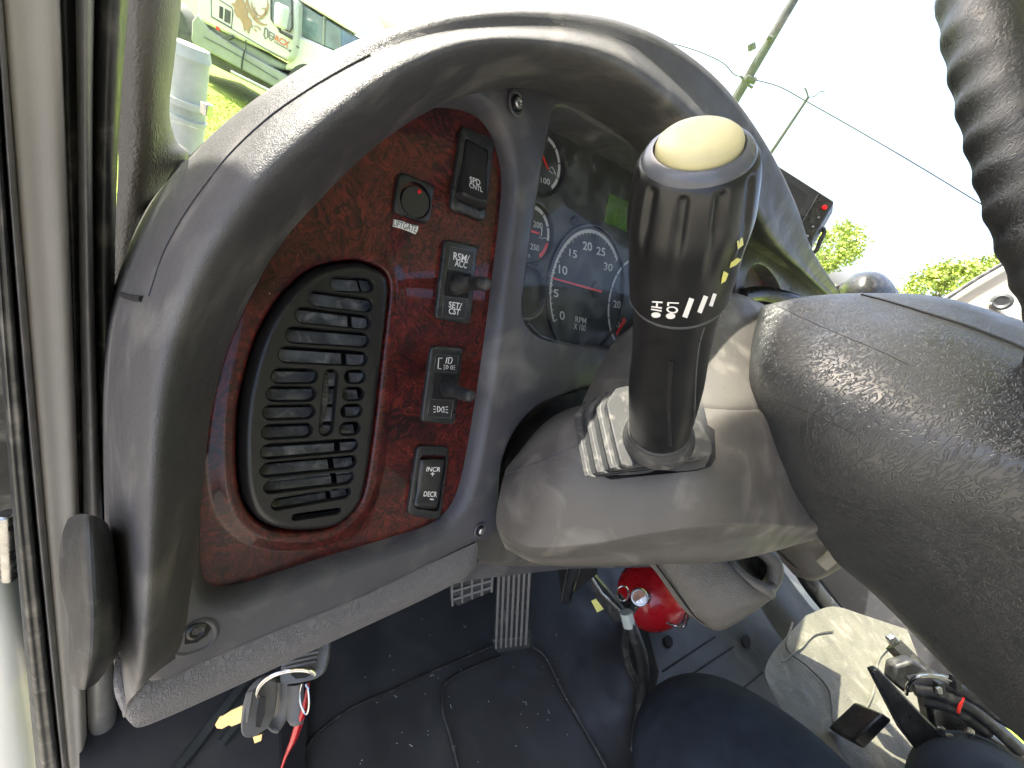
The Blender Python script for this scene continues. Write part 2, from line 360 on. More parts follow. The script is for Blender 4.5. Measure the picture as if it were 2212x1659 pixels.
M['lens'] = glass_mat('cluster_lens', (.95,.95,.95), gl=.025, haze=.10)
M['roof'] = mat('roof_lining', (.42,.40,.36), .8, .05)
M['creamtrim'] = mat('cream_trim', (.3,.28,.23), .5, .05, 10, .2, 500)
M['dirt'] = mat('gravel', (.2,.19,.16), .9, .2, 5)

# ================================================================ SETTING
g = mk('ground', ([Vector((-600,-600,0)), Vector((600,-600,0)), Vector((600,600,0)), Vector((-600,600,0))], [(0,1,2,3)]), M['dirt'], kind='structure', flat=True)
mk('grass_verge', ([CAM*0+TX*a+TF*b+Vector((0,0,.004)) for a, b in ((-90,2.6),(90,2.6),(90,160),(-90,160))], [(0,1,2,3)]), M['grass'], kind='structure', flat=True)
Vs, Fs = [], []
for i in range(40000):
    a = random.uniform(-4.5, 3.5); d = random.uniform(3.0, 9.2); p = CAM+TX*(a-3.2)+TF*d; p.z = 0.003
    q = random.uniform(0, 6.28); h = random.uniform(.015, .05); wd = Vector((c(q), s(q), 0))*.006; n = len(Vs)
    Vs += [p-wd, p+wd, p+Vector((random.uniform(-.03,.03), random.uniform(-.03,.03), h))]; Fs.append((n, n+1, n+2))
mk('grass', (Vs, Fs), M['blade'], label='short bright green grass between the cab and the white truck', cat='grass', kind='stuff', flat=True)
FZ = CAM.z-0.80                               # cab floor height

# ---- cab floor, toe board
fl = thing('cab_floor', 'dark rubber floor lining of the cab with moulded seams under the dashboard', 'floor', (.1,.3,FZ), kind=None)
fl['kind'] = 'structure'; del fl['label']; del fl['category']
mk('floor_sheet', join(box(Vector((1.03,-.2,FZ-.02)), Vector((1,0,0)), Vector((0,1,0)), Vector((0,0,1)), 1.05, 1.1, .02)), M['mat'], fl, flat=True)
tb = patch([[Vector((x, y, z)) for x in (-.02, .2, .5, 1.2, 2.1)] for y, z in ((.30, FZ+.001), (.45, FZ+.02), (.60, FZ+.15), (.74, FZ+.30), (.79, FZ+.38))], 4, 5)
mk('toe_board', tb, M['mat'], fl)
def fmap(px, py, up=.004): return PZ(px, py, FZ+up)
def seam(pts, r, mt=M['rubber'], up=.003, name='seam', k=6):
    return mk(name, tube(smooth([fmap(x, y, up) for x, y in pts], k), r, 6), mt, fl)

seam([(640,1659),(680,1590),(760,1530),(850,1490),(960,1440),(1065,1395)], .0025)
seam([(1000,1700),(975,1600),(955,1530),(960,1480),(1000,1450),(1080,1418)], .0025)
seam([(1150,1395),(1180,1420),(1220,1500),(1290,1620),(1330,1700)], .003)

seam([(1530,1280),(1400,1330),(1420,1400),(1440,1480),(1445,1560),(1440,1700)], .004)
for i in range(14):
    x0, y0 = 400+i*13, 1640-i*17
    for dx, dy, l in ((0,0,90), (120,-85,70)):
        if x0+dx < 640 and y0+dy < 1700: mk('mat_rib', tube(smooth([fmap(x0+dx-l*.6, y0+dy+l*.72, .004), fmap(x0+dx, y0+dy, .004), fmap(x0+dx+l*.3, y0+dy-l*.36, .004)], 3), .0065, 6), M['mat2'], fl)  # lighter rubber stands in for the highlight on the rib tops
lv_, lf_ = [], []
for i in range(46):
    x, y = random.uniform(760, 1260), random.uniform(1330, 1655); p = fmap(x, y, .006); q = random.uniform(0, 6.28); l = random.choice((.0008, .001, .0012, .003)); d = Vector((c(q), s(q), 0)); n = Vector((-s(q), c(q), 0)); k = len(lv_)
    lv_ += [p-d*l-n*.0006, p+d*l-n*.0006, p+d*l+n*.0006, p-d*l+n*.0006]; lf_.append((k, k+1, k+2, k+3))
mk('floor_lint', (lv_, lf_), M['post'], None, 'pale lint and crumbs scattered over the dark floor mat', 'lint', kind='stuff', flat=True)
# left kick panel edge (black gap) beside the mat
mk('kick_strip', prism([fmap(602,1330,.02), fmap(640,1320,.02), fmap(668,1480,.02), fmap(655,1720,.02), fmap(612,1720,.02)], Vector((0,0,-.02))), M['void'], fl)
# footwell panels to the right (engine tunnel side)
def pz(pts, up): return [PZ(x, y, FZ+up) for x, y in pts]
tun = thing('footwell_panel', 'blue grey moulded footwell panel with drilled holes beside the fire extinguisher', 'floor panel', PZ(1550,1450,FZ+.05))
mk('panel', prism(pz([(1380,1300),(1520,1265),(1640,1290),(1905,1660),(1910,1750),(1395,1750),(1400,1560),(1420,1450)], .05), Vector((0,0,-.05))), M['mat2'], tun, bevel=.004)
for x, y in ((1445,1385),(1612,1384),(1466,1490)):
    mk('hole', prism(pz(ell(x, y, 9, 14, 14, -.3), .0545), Vector((0,0,-.004))), M['void'], tun, flat=True)
for a, b in (((1432,1450),(1545,1375)), ((1436,1496),(1585,1396)), ((1592,1497),(1648,1452))):
    mk('groove', tube([PZ(*a, FZ+.051), PZ(*b, FZ+.051)], .0018, 6), M['void'], tun)
mk('side_wall', patch([[PZ(x, y, FZ+.052) for x, y in ((1520,1262),(1640,1290),(1770,1470),(1905,1660),(1960,1740))], [PZ(x, y, FZ+.045) for x, y in ((1560,1235),(1690,1290),(1810,1450),(1945,1640),(2010,1730))], [PZ(x, y, FZ+.0) for x, y in ((1600,1180),(1760,1290),(1860,1420),(2000,1600),(2090,1720))]], 5, 5), M['mat2'], tun)
well = thing('passenger_footwell', 'footwell lining in pale sunlit colour right of the console with moulded ridges', 'floor panel', PZ(1780,1450,FZ+.25))
wl = [[PZ(x, y, FZ+.284) for x, y in ((1740,1330),(1800,1310),(1870,1330),(1960,1360))], [PZ(x, y, FZ+.282) for x, y in ((1660,1425),(1760,1400),(1880,1410),(1990,1440))],
      [PZ(x, y, FZ+.282) for x, y in ((1668,1495),(1760,1490),(1890,1500),(2010,1530))], [PZ(x, y, FZ+.282) for x, y in ((1740,1600),(1830,1600),(1960,1610),(2080,1640))], [PZ(x, y, FZ+.282) for x, y in ((1850,1690),(1900,1690),(2020,1710),(2160,1730))]]
mk('lining', patch(wl, 6, 6), M['mat3'], well)  # stands for the sunlit floor patch, raised to catch the sun
mk('rib', tube(smooth([PZ(x, y, FZ+.287) for x, y in ((1712,1345),(1700,1400),(1745,1440),(1790,1490),(1800,1560))], 6), .0018, 8), M['mat3'], well)
mk('rib', tube(smooth([PZ(x, y, FZ+.287) for x, y in ((1945,1380),(1900,1420),(1885,1500),(1850,1560))], 6), .0018, 8), M['mat3'], well)
mk('rib', tube(smooth([PZ(x, y, FZ+.287) for x, y in ((1690,1430),(1730,1400),(1760,1370),(1800,1362))], 6), .0015, 8), M['mat3'], well)

# passenger door beyond
pd = thing('passenger_door', 'dark taupe passenger door panel framed by a curved black rubber seal', 'door', P(2000,1300,1.15))
mk('door_panel', prism([P(x, y, 1.25) for x, y in ((1690,1180),(1850,1130),(2300,1300),(2300,1640),(2130,1500),(1960,1430),(1860,1370),(1800,1290),(1760,1240))], c2w(Vector((0,.0,.05)))), M['dash'], pd, bevel=.005)
mk('door_seal', tube(smooth([P(x, y, z) for x, y, z in ((1700,1170,1.2),(1740,1245,1.17),(1790,1310,1.14),(1870,1395,1.1),(1970,1450,1.06),(2090,1500,1.02),(2260,1600,.98))], 6), .022, 12), M['seal'], pd)
mk('sill', patch([[P(x, y, z) for x, y, z in ((1660,1185,1.17),(1720,1270,1.13),(1800,1365,1.08),(1900,1440,1.02),(2050,1520,.96),(2250,1650,.9))], [P(x, y, z) for x, y, z in ((1640,1215,1.1),(1690,1300,1.07),(1775,1400,1.02),(1880,1480,.97),(2030,1570,.92),(2200,1700,.86))], [P(x, y, z) for x, y, z in ((1610,1245,1.08),(1660,1340,1.05),(1740,1440,1.0),(1850,1520,.95),(2000,1630,.9),(2160,1760,.85))]], 5, 5), M['mat2'], pd)

# ================================================================ DASHBOARD
db = thing('dashboard', 'grey truck dashboard with arched instrument hood, dark red burl wood panel and slatted air vent', 'dashboard', OP)
ST = [ # K O C M I : px, py, h
 ((262,1530,-.03),(278,1515,.008),(300,1490,.022),(335,1455,.024),(385,1418,.010)),
 ((247,1440,-.03),(281,1430,.022),(306,1440,.038),(350,1410,.030),(402,1370,.010)),
 ((242,1320,-.03),(284,1315,.030),(318,1320,.047),(370,1300,.032),(418,1275,.008)),
 ((237,1100,-.03),(286,1100,.034),(332,1100,.050),(388,1095,.032),(434,1090,.005)),
 ((237,900,-.03),(292,900,.035),(347,900,.052),(405,895,.032),(456,888,.005)),
 ((250,730,-.03),(308,742,.035),(372,760,.052),(432,765,.032),(484,768,.005)),
 ((285,592,-.03),(348,604,.036),(420,625,.054),(480,640,.033),(533,650,.005)),
 ((348,440,-.02),(424,462,.042),(500,492,.058),(560,512,.036),(608,526,.005)),
 ((430,322,0),(510,350,.052),(592,385,.064),(648,412,.040),(692,430,.005)),
 ((590,186,.03),(650,222,.060),(718,268,.070),(762,300,.044),(800,325,.005)),
 ((780,84,.05),(822,118,.068),(868,162,.074),(900,205,.048),(925,240,.008)),
 ((985,36,.058),(1000,66,.072),(1018,100,.078),(1032,150,.055),(1045,198,.014)),
 ((1180,30,.062),(1178,62,.076),(1172,98,.082),(1162,148,.058),(1150,192,.014)),
 ((1330,54,.068),(1322,88,.082),(1305,130,.086),(1262,180,.058),(1222,222,.012)),
 ((1450,108,.075),(1436,150,.086),(1410,200,.088),(1352,250,.048),(1310,290,-.005)),
 ((1560,200,.08),(1545,248,.089),(1515,300,.09),(1450,345,.046),(1400,360,-.008)),
 ((1650,325,.085),(1638,380,.091),(1612,430,.09),(1560,440,.046),(1500,440,-.008)),
 ((1708,440,.085),(1698,500,.089),(1674,530,.086),(1640,520,.044),(1595,500,-.004)),
 ((1748,545,.078),(1748,582,.078),(1738,592,.073),(1705,570,.04),(1665,552,.0)),
 ((1806,628,.03),(1803,640,.03),(1797,645,.028),(1780,640,.018),(1745,630,.0))]
grid = [[], [], [], [], [], []]
for st in ST:
    for j, (x, y, h) in enumerate(st): grid[j+1].append(PH(x, y, h))
    k = PH(*st[0]); o = PH(*st[1]); grid[0].append(k - N*.11 + (k-o).normalized()*.006)
hoodvf = patch(grid, 7, 6)
mk('hood', hoodvf, M['hood'], db, ang=60)
hb = bvh(hoodvf)
# seam on the outer pad of the hood
mk('hood_seam', tube([p for p in [hit(hb, x, y, .0002) for x, y in [tuple(v)[:2] for v in smooth([Vector((x, y, 0)) for x, y in ((322,640),(352,550),(395,470),(440,405),(500,330),(580,255),(660,198),(740,150),(800,118))], 8)]] if p], .0003, 6), M['black'], db)
mk('pad_gap', tube([p for p in [hit(hb, x, y, .0) for x, y in ((262,636),(272,640),(284,643),(296,645),(308,646))] if p], .0014, 6), M['void'], db)

def sm2(pts, h, k=6): return [tuple(v)[:2] for v in smooth([Vector((*UV(x, y, h), 0)) for x, y in pts], k, True)]
WOODP = [(438,1240),(431,1180),(436,1060),(445,960),(468,840),(500,735),(545,635),(605,520),(665,430),(735,345),(805,284),(880,245),(950,233),(1010,243),(1050,275),(1073,330),(1083,400),(1072,520),(1056,650),(1036,800),(1012,950),(992,1045),(968,1098),(925,1133),(850,1158),(700,1203),(560,1248),(500,1264),(458,1264)]
wood = ccw(sm2(WOODP, 0, 4)); vo0 = [(750,561),(792,568),(825,585),(838,612),(836,660),(822,783),(810,891),(797,990),(784,1060),(765,1100),(720,1136),(650,1147),(585,1140),(540,1112),(516,1060),(508,980),(512,880),(530,790),(560,705),(610,630),(670,580)]
vent = ccw(sm2(vo0, 0, 4))
# wood panel with raised lip round the vent
lipo = offs(vent, .0125)
wvf = join(face(wood, [lipo], 0), loft([(offs(vent, .0125), 0), (offs(vent, .0105), .0006), (offs(vent, .008), .0014), (offs(vent, .0055), .0023), (offs(vent, .003), .0026), (offs(vent, .001), .0022), (offs(vent, .0), .001), (offs(vent, 0), -.01)]))
wo = mk('wood_panel', wvf, M['wood'], db, ang=50); weld(wo)
# bezel
BZ = [(316,1474),(322,1380),(332,1270),(350,1100),(368,900),(400,770),(458,635),(540,490),(635,362),(730,236),(868,160),(1030,146),(1160,160),(1245,190),(1330,262),(1440,335),(1560,440),(1640,510),(1705,560),(1790,640),(1720,740),(1540,800),(1380,815),(1292,832),(1200,862),(1150,890),(1110,940),(1086,1005),(1080,1080),(1077,1130),(1062,1158),(1000,1187),(800,1287),(600,1370),(450,1434),(380,1466)]
bez = ccw(sm2(BZ, .012, 4))
clus = ccw(sm2([(1203,232),(1190,262),(1176,340),(1160,440),(1145,540),(1134,620),(1130,665),(1138,700),(1165,726),(1210,740),(1310,752),(1450,756),(1545,740),(1580,690),(1590,600),(1560,490),(1500,410),(1400,335),(1300,275),(1240,240)], .012, 3))
oval = ccw(sm2([(1615,642),(1612,610),(1622,583),(1640,571),(1662,582),(1682,610),(1692,645),(1660,660)], .012, 4))
wf = lambda l: offs(l, .0085)
bvf = join(face(offs(bez, -.004), [wf(wood), offs(clus, .0025), offs(oval, .004)], .012),
  loft([(offs(bez, -.004), .012), (offs(bez, -.0015), .0113), (bez, .009), (bez, -.015)]),
  loft([(offs(wood, .0085), .012), (offs(wood, .006), .0113), (offs(wood, .0038), .0092), (offs(wood, .0018), .0055), (offs(wood, .0004), .0015), (wood, -.001)]),
  loft([(offs(clus, .0025), .012), (offs(clus, .0008), .0112), (clus, .009), (clus, -.03)]),
  loft([(offs(oval, .004), .012), (offs(oval, .001), .010), (oval, .004), (oval, -.03)]))
bz = mk('bezel', bvf, M['dash'], db, ang=50); weld(bz)
mk('side_vent', face(offs(oval, .001), [], -.012), M['wood'], db)
# vent housing and grille
vh = .006
g_out = offs(vent, -.0012)
RE = [(808,617),(805,661),(802,698),(799,736),(795,776),(791,814),(788,851),(784,887),(780,925),(775,961),(772,997),(766,1031),(759,1063),(738,1103)]
LE = [(714,613),(667,643),(638,679),(617,722),(601,765),(586,812),(575,851),(568,891),(565,934),(563,977),(562,1017),(570,1053),(586,1092),(630,1119)]
hs = [16.3,17,17.2,17.4,17.6,16.4,16.3,16.3,16,16,15.8,15,13,8]
slots = []
def pxr(x, y, r): a = Vector(UV(x, y-r, vh)); b = Vector(UV(x, y+r, vh)); return (a-b).length/2
for i in range(14):
    r = pxr(RE[i][0]-20, (RE[i][1]+LE[i][1])/2, hs[i])
    if 5 <= i <= 8:
        sp = {5:(687,745),6:(683,741),7:(681,737),8:(676,734)}[i]
        yl = lambda x: LE[i][1]+(RE[i][1]-LE[i][1])*(x-LE[i][0])/(RE[i][0]-LE[i][0])
        slots.append(capsule(UV(*LE[i], vh), UV(sp[0], yl(sp[0]), vh), r)); slots.append(capsule(UV(sp[1]-1, yl(sp[1]), vh), UV(*RE[i], vh), r))
    else: slots.append(capsule(UV(*LE[i], vh), UV(*RE[i], vh), r))
tw = capsule(UV(717,797,vh), UV(704,942,vh), (Vector(UV(730,860,vh))-Vector(UV(696,860,vh))).length/2)
slots.append(tw)
wall = [(g_out, -.012), (g_out, .0), (offs(vent, -.0022), .0035), (offs(vent, -.0040), .0055), (offs(vent, -.0055), vh), (offs(vent, -.0065), vh)]
vt = mk('air_vent', join(face(offs(vent, -.0065), slots, vh), loft(wall), *[loft([(l, vh), (offs(ccw(l), -.0006), vh-.0006), (offs(ccw(l), -.0007), vh-.0038)]) if area(l) > 0 else loft([(l[::-1], vh), (offs(l[::-1], -.0006), vh-.0006), (offs(l[::-1], -.0007), vh-.0038)]) for l in slots]), M['grille'], db, ang=40); weld(vt)
mk('duct', join(face(offs(vent, -.001), [], -.03), loft([(g_out, -.03), (g_out, -.011)])), M['void'], vt, flat=True)
for i in range(14):
    a, b = LE[i], RE[i]; t = pxr(a[0], a[1], hs[i])
    cpx = (UV(a[0]-14, a[1]+4, -.004), UV(b[0]-2 if i % 2 else b[0]-14, b[1]+4, -.004)); d = (Vector(cpx[1])-Vector(cpx[0])); n = Vector((-d.y, d.x)).normalized()*t*.93
    A, B = Vector(cpx[0]), Vector(cpx[1]); tilt = random.uniform(-.001, .001)
    segs = ((0, .72), (.79, 1)) if i in (0, 2, 4, 9, 10, 11, 12) else ((0, 1),)
    if i in (5,6,7,8): segs = ((0,.48),(.56,.74),(.8,.97))
    for k, (u0, u1) in enumerate(segs):
        p0, p1 = A+d*u0, A+d*u1
        q = [W(p0.x+n.x, p0.y+n.y, -.0035+tilt), W(p1.x+n.x, p1.y+n.y, -.0035+tilt), W(p1.x-n.x, p1.y-n.y, .0012-tilt), W(p0.x-n.x, p0.y-n.y, .0012-tilt)]
        mk('louver', prism(q, -N*.0012), M['vane'], vt, flat=True)
# ribbed thumbwheel
wa, wb = W(*UV(706,782,vh), -.006), W(*UV(696,940,vh), -.006); wc = (wa+wb)/2; R = (wa-wb).length/2; wd = (wb-wa).normalized()
axis = wd.cross(N).normalized()
Vw, Fw = [], []
K = 96
for j, (o2, rr) in enumerate(((-.0032,.90),(-.0030,1.0),(.0030,1.0),(.0032,.90))):
    for k in range(K):
        q = 2*math.pi*k/K; r = R*rr*(1-.028*(k % 2)); Vw.append(wc-N*.002+axis*o2+(wd*c(q)+N*(.55*s(q)))*r)
for j in range(3):
    for k in range(K): l = (k+1)%K; Fw.append((j*K+k, j*K+l, (j+1)*K+l, (j+1)*K+k))
mk('thumbwheel', (Vw, Fw), M['rubber'], vt, flat=True)

# switches
def switch_frame(q, t=.0032, r=.004, hole=None, name='rocker_switch', label=None):
    o = pquad(q, 0.001, r); hs_ = [hole] if hole else []
    vf = join(face(offs(o, -.0012), hs_, t), loft([(offs(o, -.0012), t), (offs(o, -.0004), t-.0004), (o, t-.0014), (o, -.001)]), *[loft([(l, t), (l, -.004)]) for l in hs_])
    ob = mk(name, vf, M['black'], db, ang=50, label=label); weld(ob); return ob
mt = lambda h: (lambda x, y: PH(x, y, h))
# speed control rocker
h1 = pquad([(1005,297),(1056,325),(1043,458),(988,434)], .0032, .003)
s1 = switch_frame([(994,270),(1066,303),(1043,481),(969,452)], hole=h1, r=.005, label='tall black rocker switch reading SPD CNTL')
mk('switch_well', join(face(offs(h1, -.0001), [], -.004)), M['void'], s1, flat=True)
rk = [[PH(1007,302,.0005), PH(1030,308,.0015), PH(1053,326,.0005)], [PH(1008,318,.003), PH(1030,325,.0035), PH(1053,338,.003)], [PH(1003,370,.006), PH(1027,378,.0065), PH(1052,388,.006)],
      [PH(1001,410,.010), PH(1024,420,.0105), PH(1053,428,.010)], [PH(1003,420,.0105), PH(1026,431,.011), PH(1053,437,.0105)], [PH(1000,431,.007), PH(1024,443,.0075), PH(1050,448,.007)], [PH(992,440,-.002), PH(1018,455,-.002), PH(1044,460,-.002)]]
rk = [[r[0]-N*.009+(r[0]-r[1])*.15] + r + [r[2]-N*.009+(r[2]-r[1])*.1] for r in rk]
rv = patch(rk, 4, 5); ro = mk('rocker', rv, M['blackgloss'], s1, ang=50); rb = bvh(rv)
hm = lambda b, o=.0003: (lambda x, y: hit(b, x, y, o))
def textobj(name, vfs, mt_, par): 
    vf = join(*[v for v in vfs if v[0]]); return mk(name, vf, mt_, par, flat=True)
textobj('lettering', [text('SPD', [(1014,381),(1037,389),(1037,402),(1014,394)], hm(rb)), text('CNTL', [(1013,394),(1042,405),(1042,416),(1013,405)], hm(rb))], M['white'], s1)
# liftgate round switch
lc = W(*UV(898,434,.003), 0); lr = (Vector(UV(866,426,.003))-Vector(UV(932,440,.003))).length/2
cl2 = UV(898,433,.003); hole = [(cl2[0]+lr*c(2*math.pi*k/40), cl2[1]+lr*s(2*math.pi*k/40)) for k in range(40)]
s2 = switch_frame([(859,369),(937,401),(924,487),(846,458)], hole=hole, r=.005, t=.003, label='square black switch with a round button and red dot')
mk('switch_well', join(face(hole, [], -.003)), M['void'], s2, flat=True)
tn = (N+U*-.12+V*-.10).normalized(); bc = W(cl2[0]+.0006, cl2[1]-.0004, -.003)
bt = lathe(bc, tn, [(0, lr*.86), (.0052, lr*.86), (.0062, lr*.83), (.0063, lr*.78), (.0058, lr*.3), (.0058, .0002)], 40)
mk('round_button', bt, M['blackgloss'], s2, ang=40); bb = bvh(bt)
lp = hit(bb, 906, 414, -.0005); mk('indicator_dot', lathe(lp, tn, [(0,.0013),(.0008,.0012),(.0013,.0007),(.0014,.0001)], 16), M['led'], s2)
stq = [(850,474),(903,488),(897,506),(848,489)]
stk = mk('label_sticker', prism([PH(x, y, .0006) for x, y in ((850,474),(868,478),(884,484),(903,488),(902,497),(897,506),(880,499),(866,494),(848,489))], N*.0003), M['white'], db, flat=True, label='small white paper sticker reading LIFTGATE')
textobj('lettering', [text('LIFTGATE', [(851,475),(902,488),(898,503),(849,487)], mt(.0011), .012)], M['darkprint'], stk)
# two paddle switches
def paddle(frame, tiles, lev, label):
    so_ = switch_frame(frame, r=.004, t=.003, label=label)
    for q in tiles:
        o = pquad(q, .003, .0005, 2); tl = mk('legend_tile', join(plate(o, [], .0034, .002)), M['blackgloss'], so_, flat=True)
        mk('tile_outline', join(plate(o, [offs(o, -.00018)], .00355, .0003)), M['vane'], tl, flat=True)
    p, rs, q = lev
    mk('paddle_well', plate(pquad(q, .003, .0004, 2), [], .0036, .001), M['void'], so_, flat=True)
    pts = smooth([PH(x, y, h) for x, y, h in p], 6); rad = [v[0] for v in smooth([Vector((r, 0, 0)) for r in rs], 6)]
    mk('paddle', tube(pts, rad, 20, flat=.82, ref=V), M['rubber'], so_, ang=60)
    return so_
s3 = paddle([(958,516),(1030,531),(1013,702),(937,688)], [[(972,532),(1025,544),(1018,586),(966,580)], [(959,641),(1009,646),(1004,689),(953,684)]],
  ([(985,614,-.002),(988,614,.004),(1000,615,.010),(1014,614,.017),(1030,612,.026),(1044,613,.033),(1054,614,.037),(1060,615,.039)], [.0078,.0072,.0056,.0046,.0042,.0042,.0036,.0008], [(966,584),(1017,591),(1010,645),(960,638)]), 'black paddle switch reading RSM/ACC and SET/CST')
textobj('lettering', [text('RSM/', [(980,544),(1015,552),(1012,567),(979,561)], mt(.0038)), text('ACC', [(983,560),(1011,566),(1008,580),(982,575)], mt(.0038)), text('SET/', [(970,651),(999,655),(996,668),(969,664)], mt(.0038)), text('CST', [(970,665),(995,668),(992,681),(969,678)], mt(.0038))], M['white'], s3)
s4 = paddle([(929,746),(998,750),(980,917),(907,910)], [[(941,765),(990,769),(986,806),(936,802)], [(928,862),(979,865),(973,903),(922,900)]],
  ([(966,833,-.002),(966,836,.004),(972,840,.010),(984,844,.017),(998,850,.024),(1010,854,.030),(1020,855,.033),(1026,856,.035)], [.0076,.0070,.0057,.0047,.0043,.0042,.0036,.0008], [(940,806),(983,810),(978,862),(934,860)]), 'black paddle switch with headlamp and trailer light symbols')
def lamp(cx, cy, k, flip=1):
    o = [stroke([(cx, cy-5*k), (cx, cy+5*k), (cx+flip*3*k, cy+4*k), (cx+flip*5*k, cy), (cx+flip*3*k, cy-4*k), (cx, cy-5*k)], 1.3*k, mt(.0038))]
    for j in (-4, 0, 4): o.append(stroke([(cx-flip*3*k, cy+j*k), (cx-flip*7*k, cy+j*1.4*k)], 1.2*k, mt(.0038)))
    return o
textobj('symbol', lamp(945,884,1.25)+lamp(959,885,1.25,-1)+lamp(964,793,.85)+lamp(977,794,.85,-1)+[stroke([(955,774),(948,773),(946,796),(953,797)], 1.8, mt(.0038)), stroke([(966,772),(963,785)], 2, mt(.0038)), stroke([(970,772),(976,773),(977,778),(974,785),(968,785),(970,772)], 1.8, mt(.0038))], M['white'], s4)
# INCR DECR rocker
h5 = pquad([(908,982),(966,984),(948,1106),(893,1098)], .0032, .004)
s5 = switch_frame([(899,961),(969,964),(948,1122),(877,1111)], hole=h5, r=.005, label='black rocker switch reading INCR and DECR')
mk('switch_well', face(h5, [], -.004), M['void'], s5, flat=True)
rk = [[PH(913,990,.0012), PH(938,989,.0016), PH(961,991,.0012)], [PH(911,998,.004), PH(937,998,.0046), PH(960,998,.004)], [PH(905,1035,.0036), PH(930,1036,.0046), PH(954,1036,.0036)], [PH(902,1065,.0036), PH(925,1068,.0046), PH(950,1068,.0036)], [PH(898,1090,.0055), PH(921,1092,.006), PH(945,1091,.0055)], [PH(897,1096,.002), PH(920,1099,.0024), PH(944,1098,.002)]]
rk = [[r[0]-N*.008+(r[0]-r[1])*.12] + r + [r[2]-N*.008+(r[2]-r[1])*.1] for r in rk]
rv = patch(rk, 4, 5); mk('rocker', rv, M['blackgloss'], s5, ang=50); rb = bvh(rv)
textobj('lettering', [text('INCR', [(922,1008),(952,1009),(950,1019),(920,1018)], hm(rb)), text('DECR', [(916,1061),(944,1062),(943,1074),(914,1072)], hm(rb)), stroke([(928,1078),(936,1079)], 2.6, hm(rb)), stroke([(930,1023),(938,1023.5)], 1.8, hm(rb)), stroke([(934.5,1019),(933.5,1028)], 1.8, hm(rb))], M['white'], s5)

# screws in recesses
def screw(px, py, h, r, lab=None, ax_=None):
    a = (ax_ or N).normalized(); p = PH(px, py, h)
    o = mk('screw_recess', lathe(p-a*.003, a, [(.0, r*.80), (.0034, r*.86), (.0042, r*.98), (.0043, r*1.1), (.0036, r*1.22)][::1], 28), M['dash'], db, ang=60)
    mk('recess_floor', lathe(p, a, [(.0005, r*.82), (.0013, r*.80), (.0014, .0001)], 24), M['void'], o)  # black disc stands in for the shade of the recess
    sc_ = mk('screw', lathe(p, a, [(0, r*.56), (.0028, r*.56), (.0036, r*.44), (.0037, r*.3), (.0024, r*.22), (.0024, .0001)], 24), M['steel'], o, ang=30)
    return o
screw(1114, 224, .013, .0065, ax_=N+U*.12); screw(1036, 1145, .0125, .0048); 
# big lower left recess: elongated pocket
pk = offs(ccw([tuple(v)[:2] for v in smooth([Vector((*UV(x, y, .0125), 0)) for x, y in ((372,1402),(380,1382),(400,1366),(430,1345),(452,1344),(464,1358),(462,1378),(445,1396),(415,1408),(388,1412))], 5, True)]), 0)
o = mk('screw_pocket', loft([(offs(pk, .0022), .0118), (offs(pk, .0008), .0136), (pk, .0136), (offs(pk, -.001), .0126)]), M['dash'], db, ang=60)
mk('recess_floor', face(offs(pk, -.0004), [], .0128), M['dash'], o)
mk('recess_floor', face(offs(ccw([UV(x, y, .013) for x, y in ((400,1372),(432,1349),(450,1350),(456,1358),(448,1372),(425,1388),(398,1392))]), 0), [], .0131), M['void'], o)  # black ellipse paints the shade inside the shallow pocket
mk('screw', lathe(PH(424,1362,.013), N, [(0,.0042),(.001,.0042),(.0016,.003),(.0006,.0018),(.0006,.0001)], 18), M['black'], o, ang=30)

# lower padded strip
pad = [[(258,1370,0),(330,1440,0),(480,1390,0),(700,1310,0),(900,1230,0),(1010,1180,0),(1030,1172,0)],
 [(246,1450,.004),(300,1496,.002),(480,1436,-.001),(700,1346,-.001),(900,1256,-.001),(1010,1202,-.001),(1032,1190,-.006)],
 [(248,1500,.0),(296,1530,-.001),(480,1462,-.004),(700,1368,-.004),(900,1277,-.004),(1005,1227,-.004),(1030,1212,-.012)],
 [(268,1545,-.010),(308,1558,-.012),(485,1484,-.014),(700,1388,-.014),(900,1296,-.014),(1000,1248,-.014),(1020,1232,-.02)],
 [(290,1562,-.025),(325,1562,-.03),(490,1488,-.035),(700,1390,-.035),(900,1298,-.035),(995,1250,-.035),(1010,1235,-.04)],
 [(290,1500,-.12),(330,1520,-.12),(490,1440,-.12),(700,1350,-.12),(900,1260,-.12),(990,1220,-.12),(1000,1210,-.12)]]
mk('lower_pad', patch([[PH(*p) for p in r] for r in pad], 6, 6), M['padgrey'], db, ang=70)
# dark body behind everything, closes the dash off
mk('dash_body', prism([W(*p, -.05) for p in [UV(x, y, -.05) for x, y in ((300,1440),(300,1000),(330,700),(480,420),(760,180),(1000,100),(1300,130),(1500,260),(1640,470),(1720,640),(1600,780),(1200,900),(1100,1000),(1080,1150),(700,1300))]], -N*.14), M['void'], db, flat=True)
mk('knee_panel', patch([[PH(*p) for p in r] for r in ([(1020,1140,-.02),(1080,1120,-.03),(1200,1120,-.03)], [(1028,1185,-.025),(1075,1180,-.03),(1200,1180,-.035)], [(1030,1215,-.035),(1090,1222,-.045),(1210,1222,-.05)], [(1000,1200,-.14),(1090,1190,-.16),(1210,1190,-.16)])], 6, 6), M['shroud'], db)

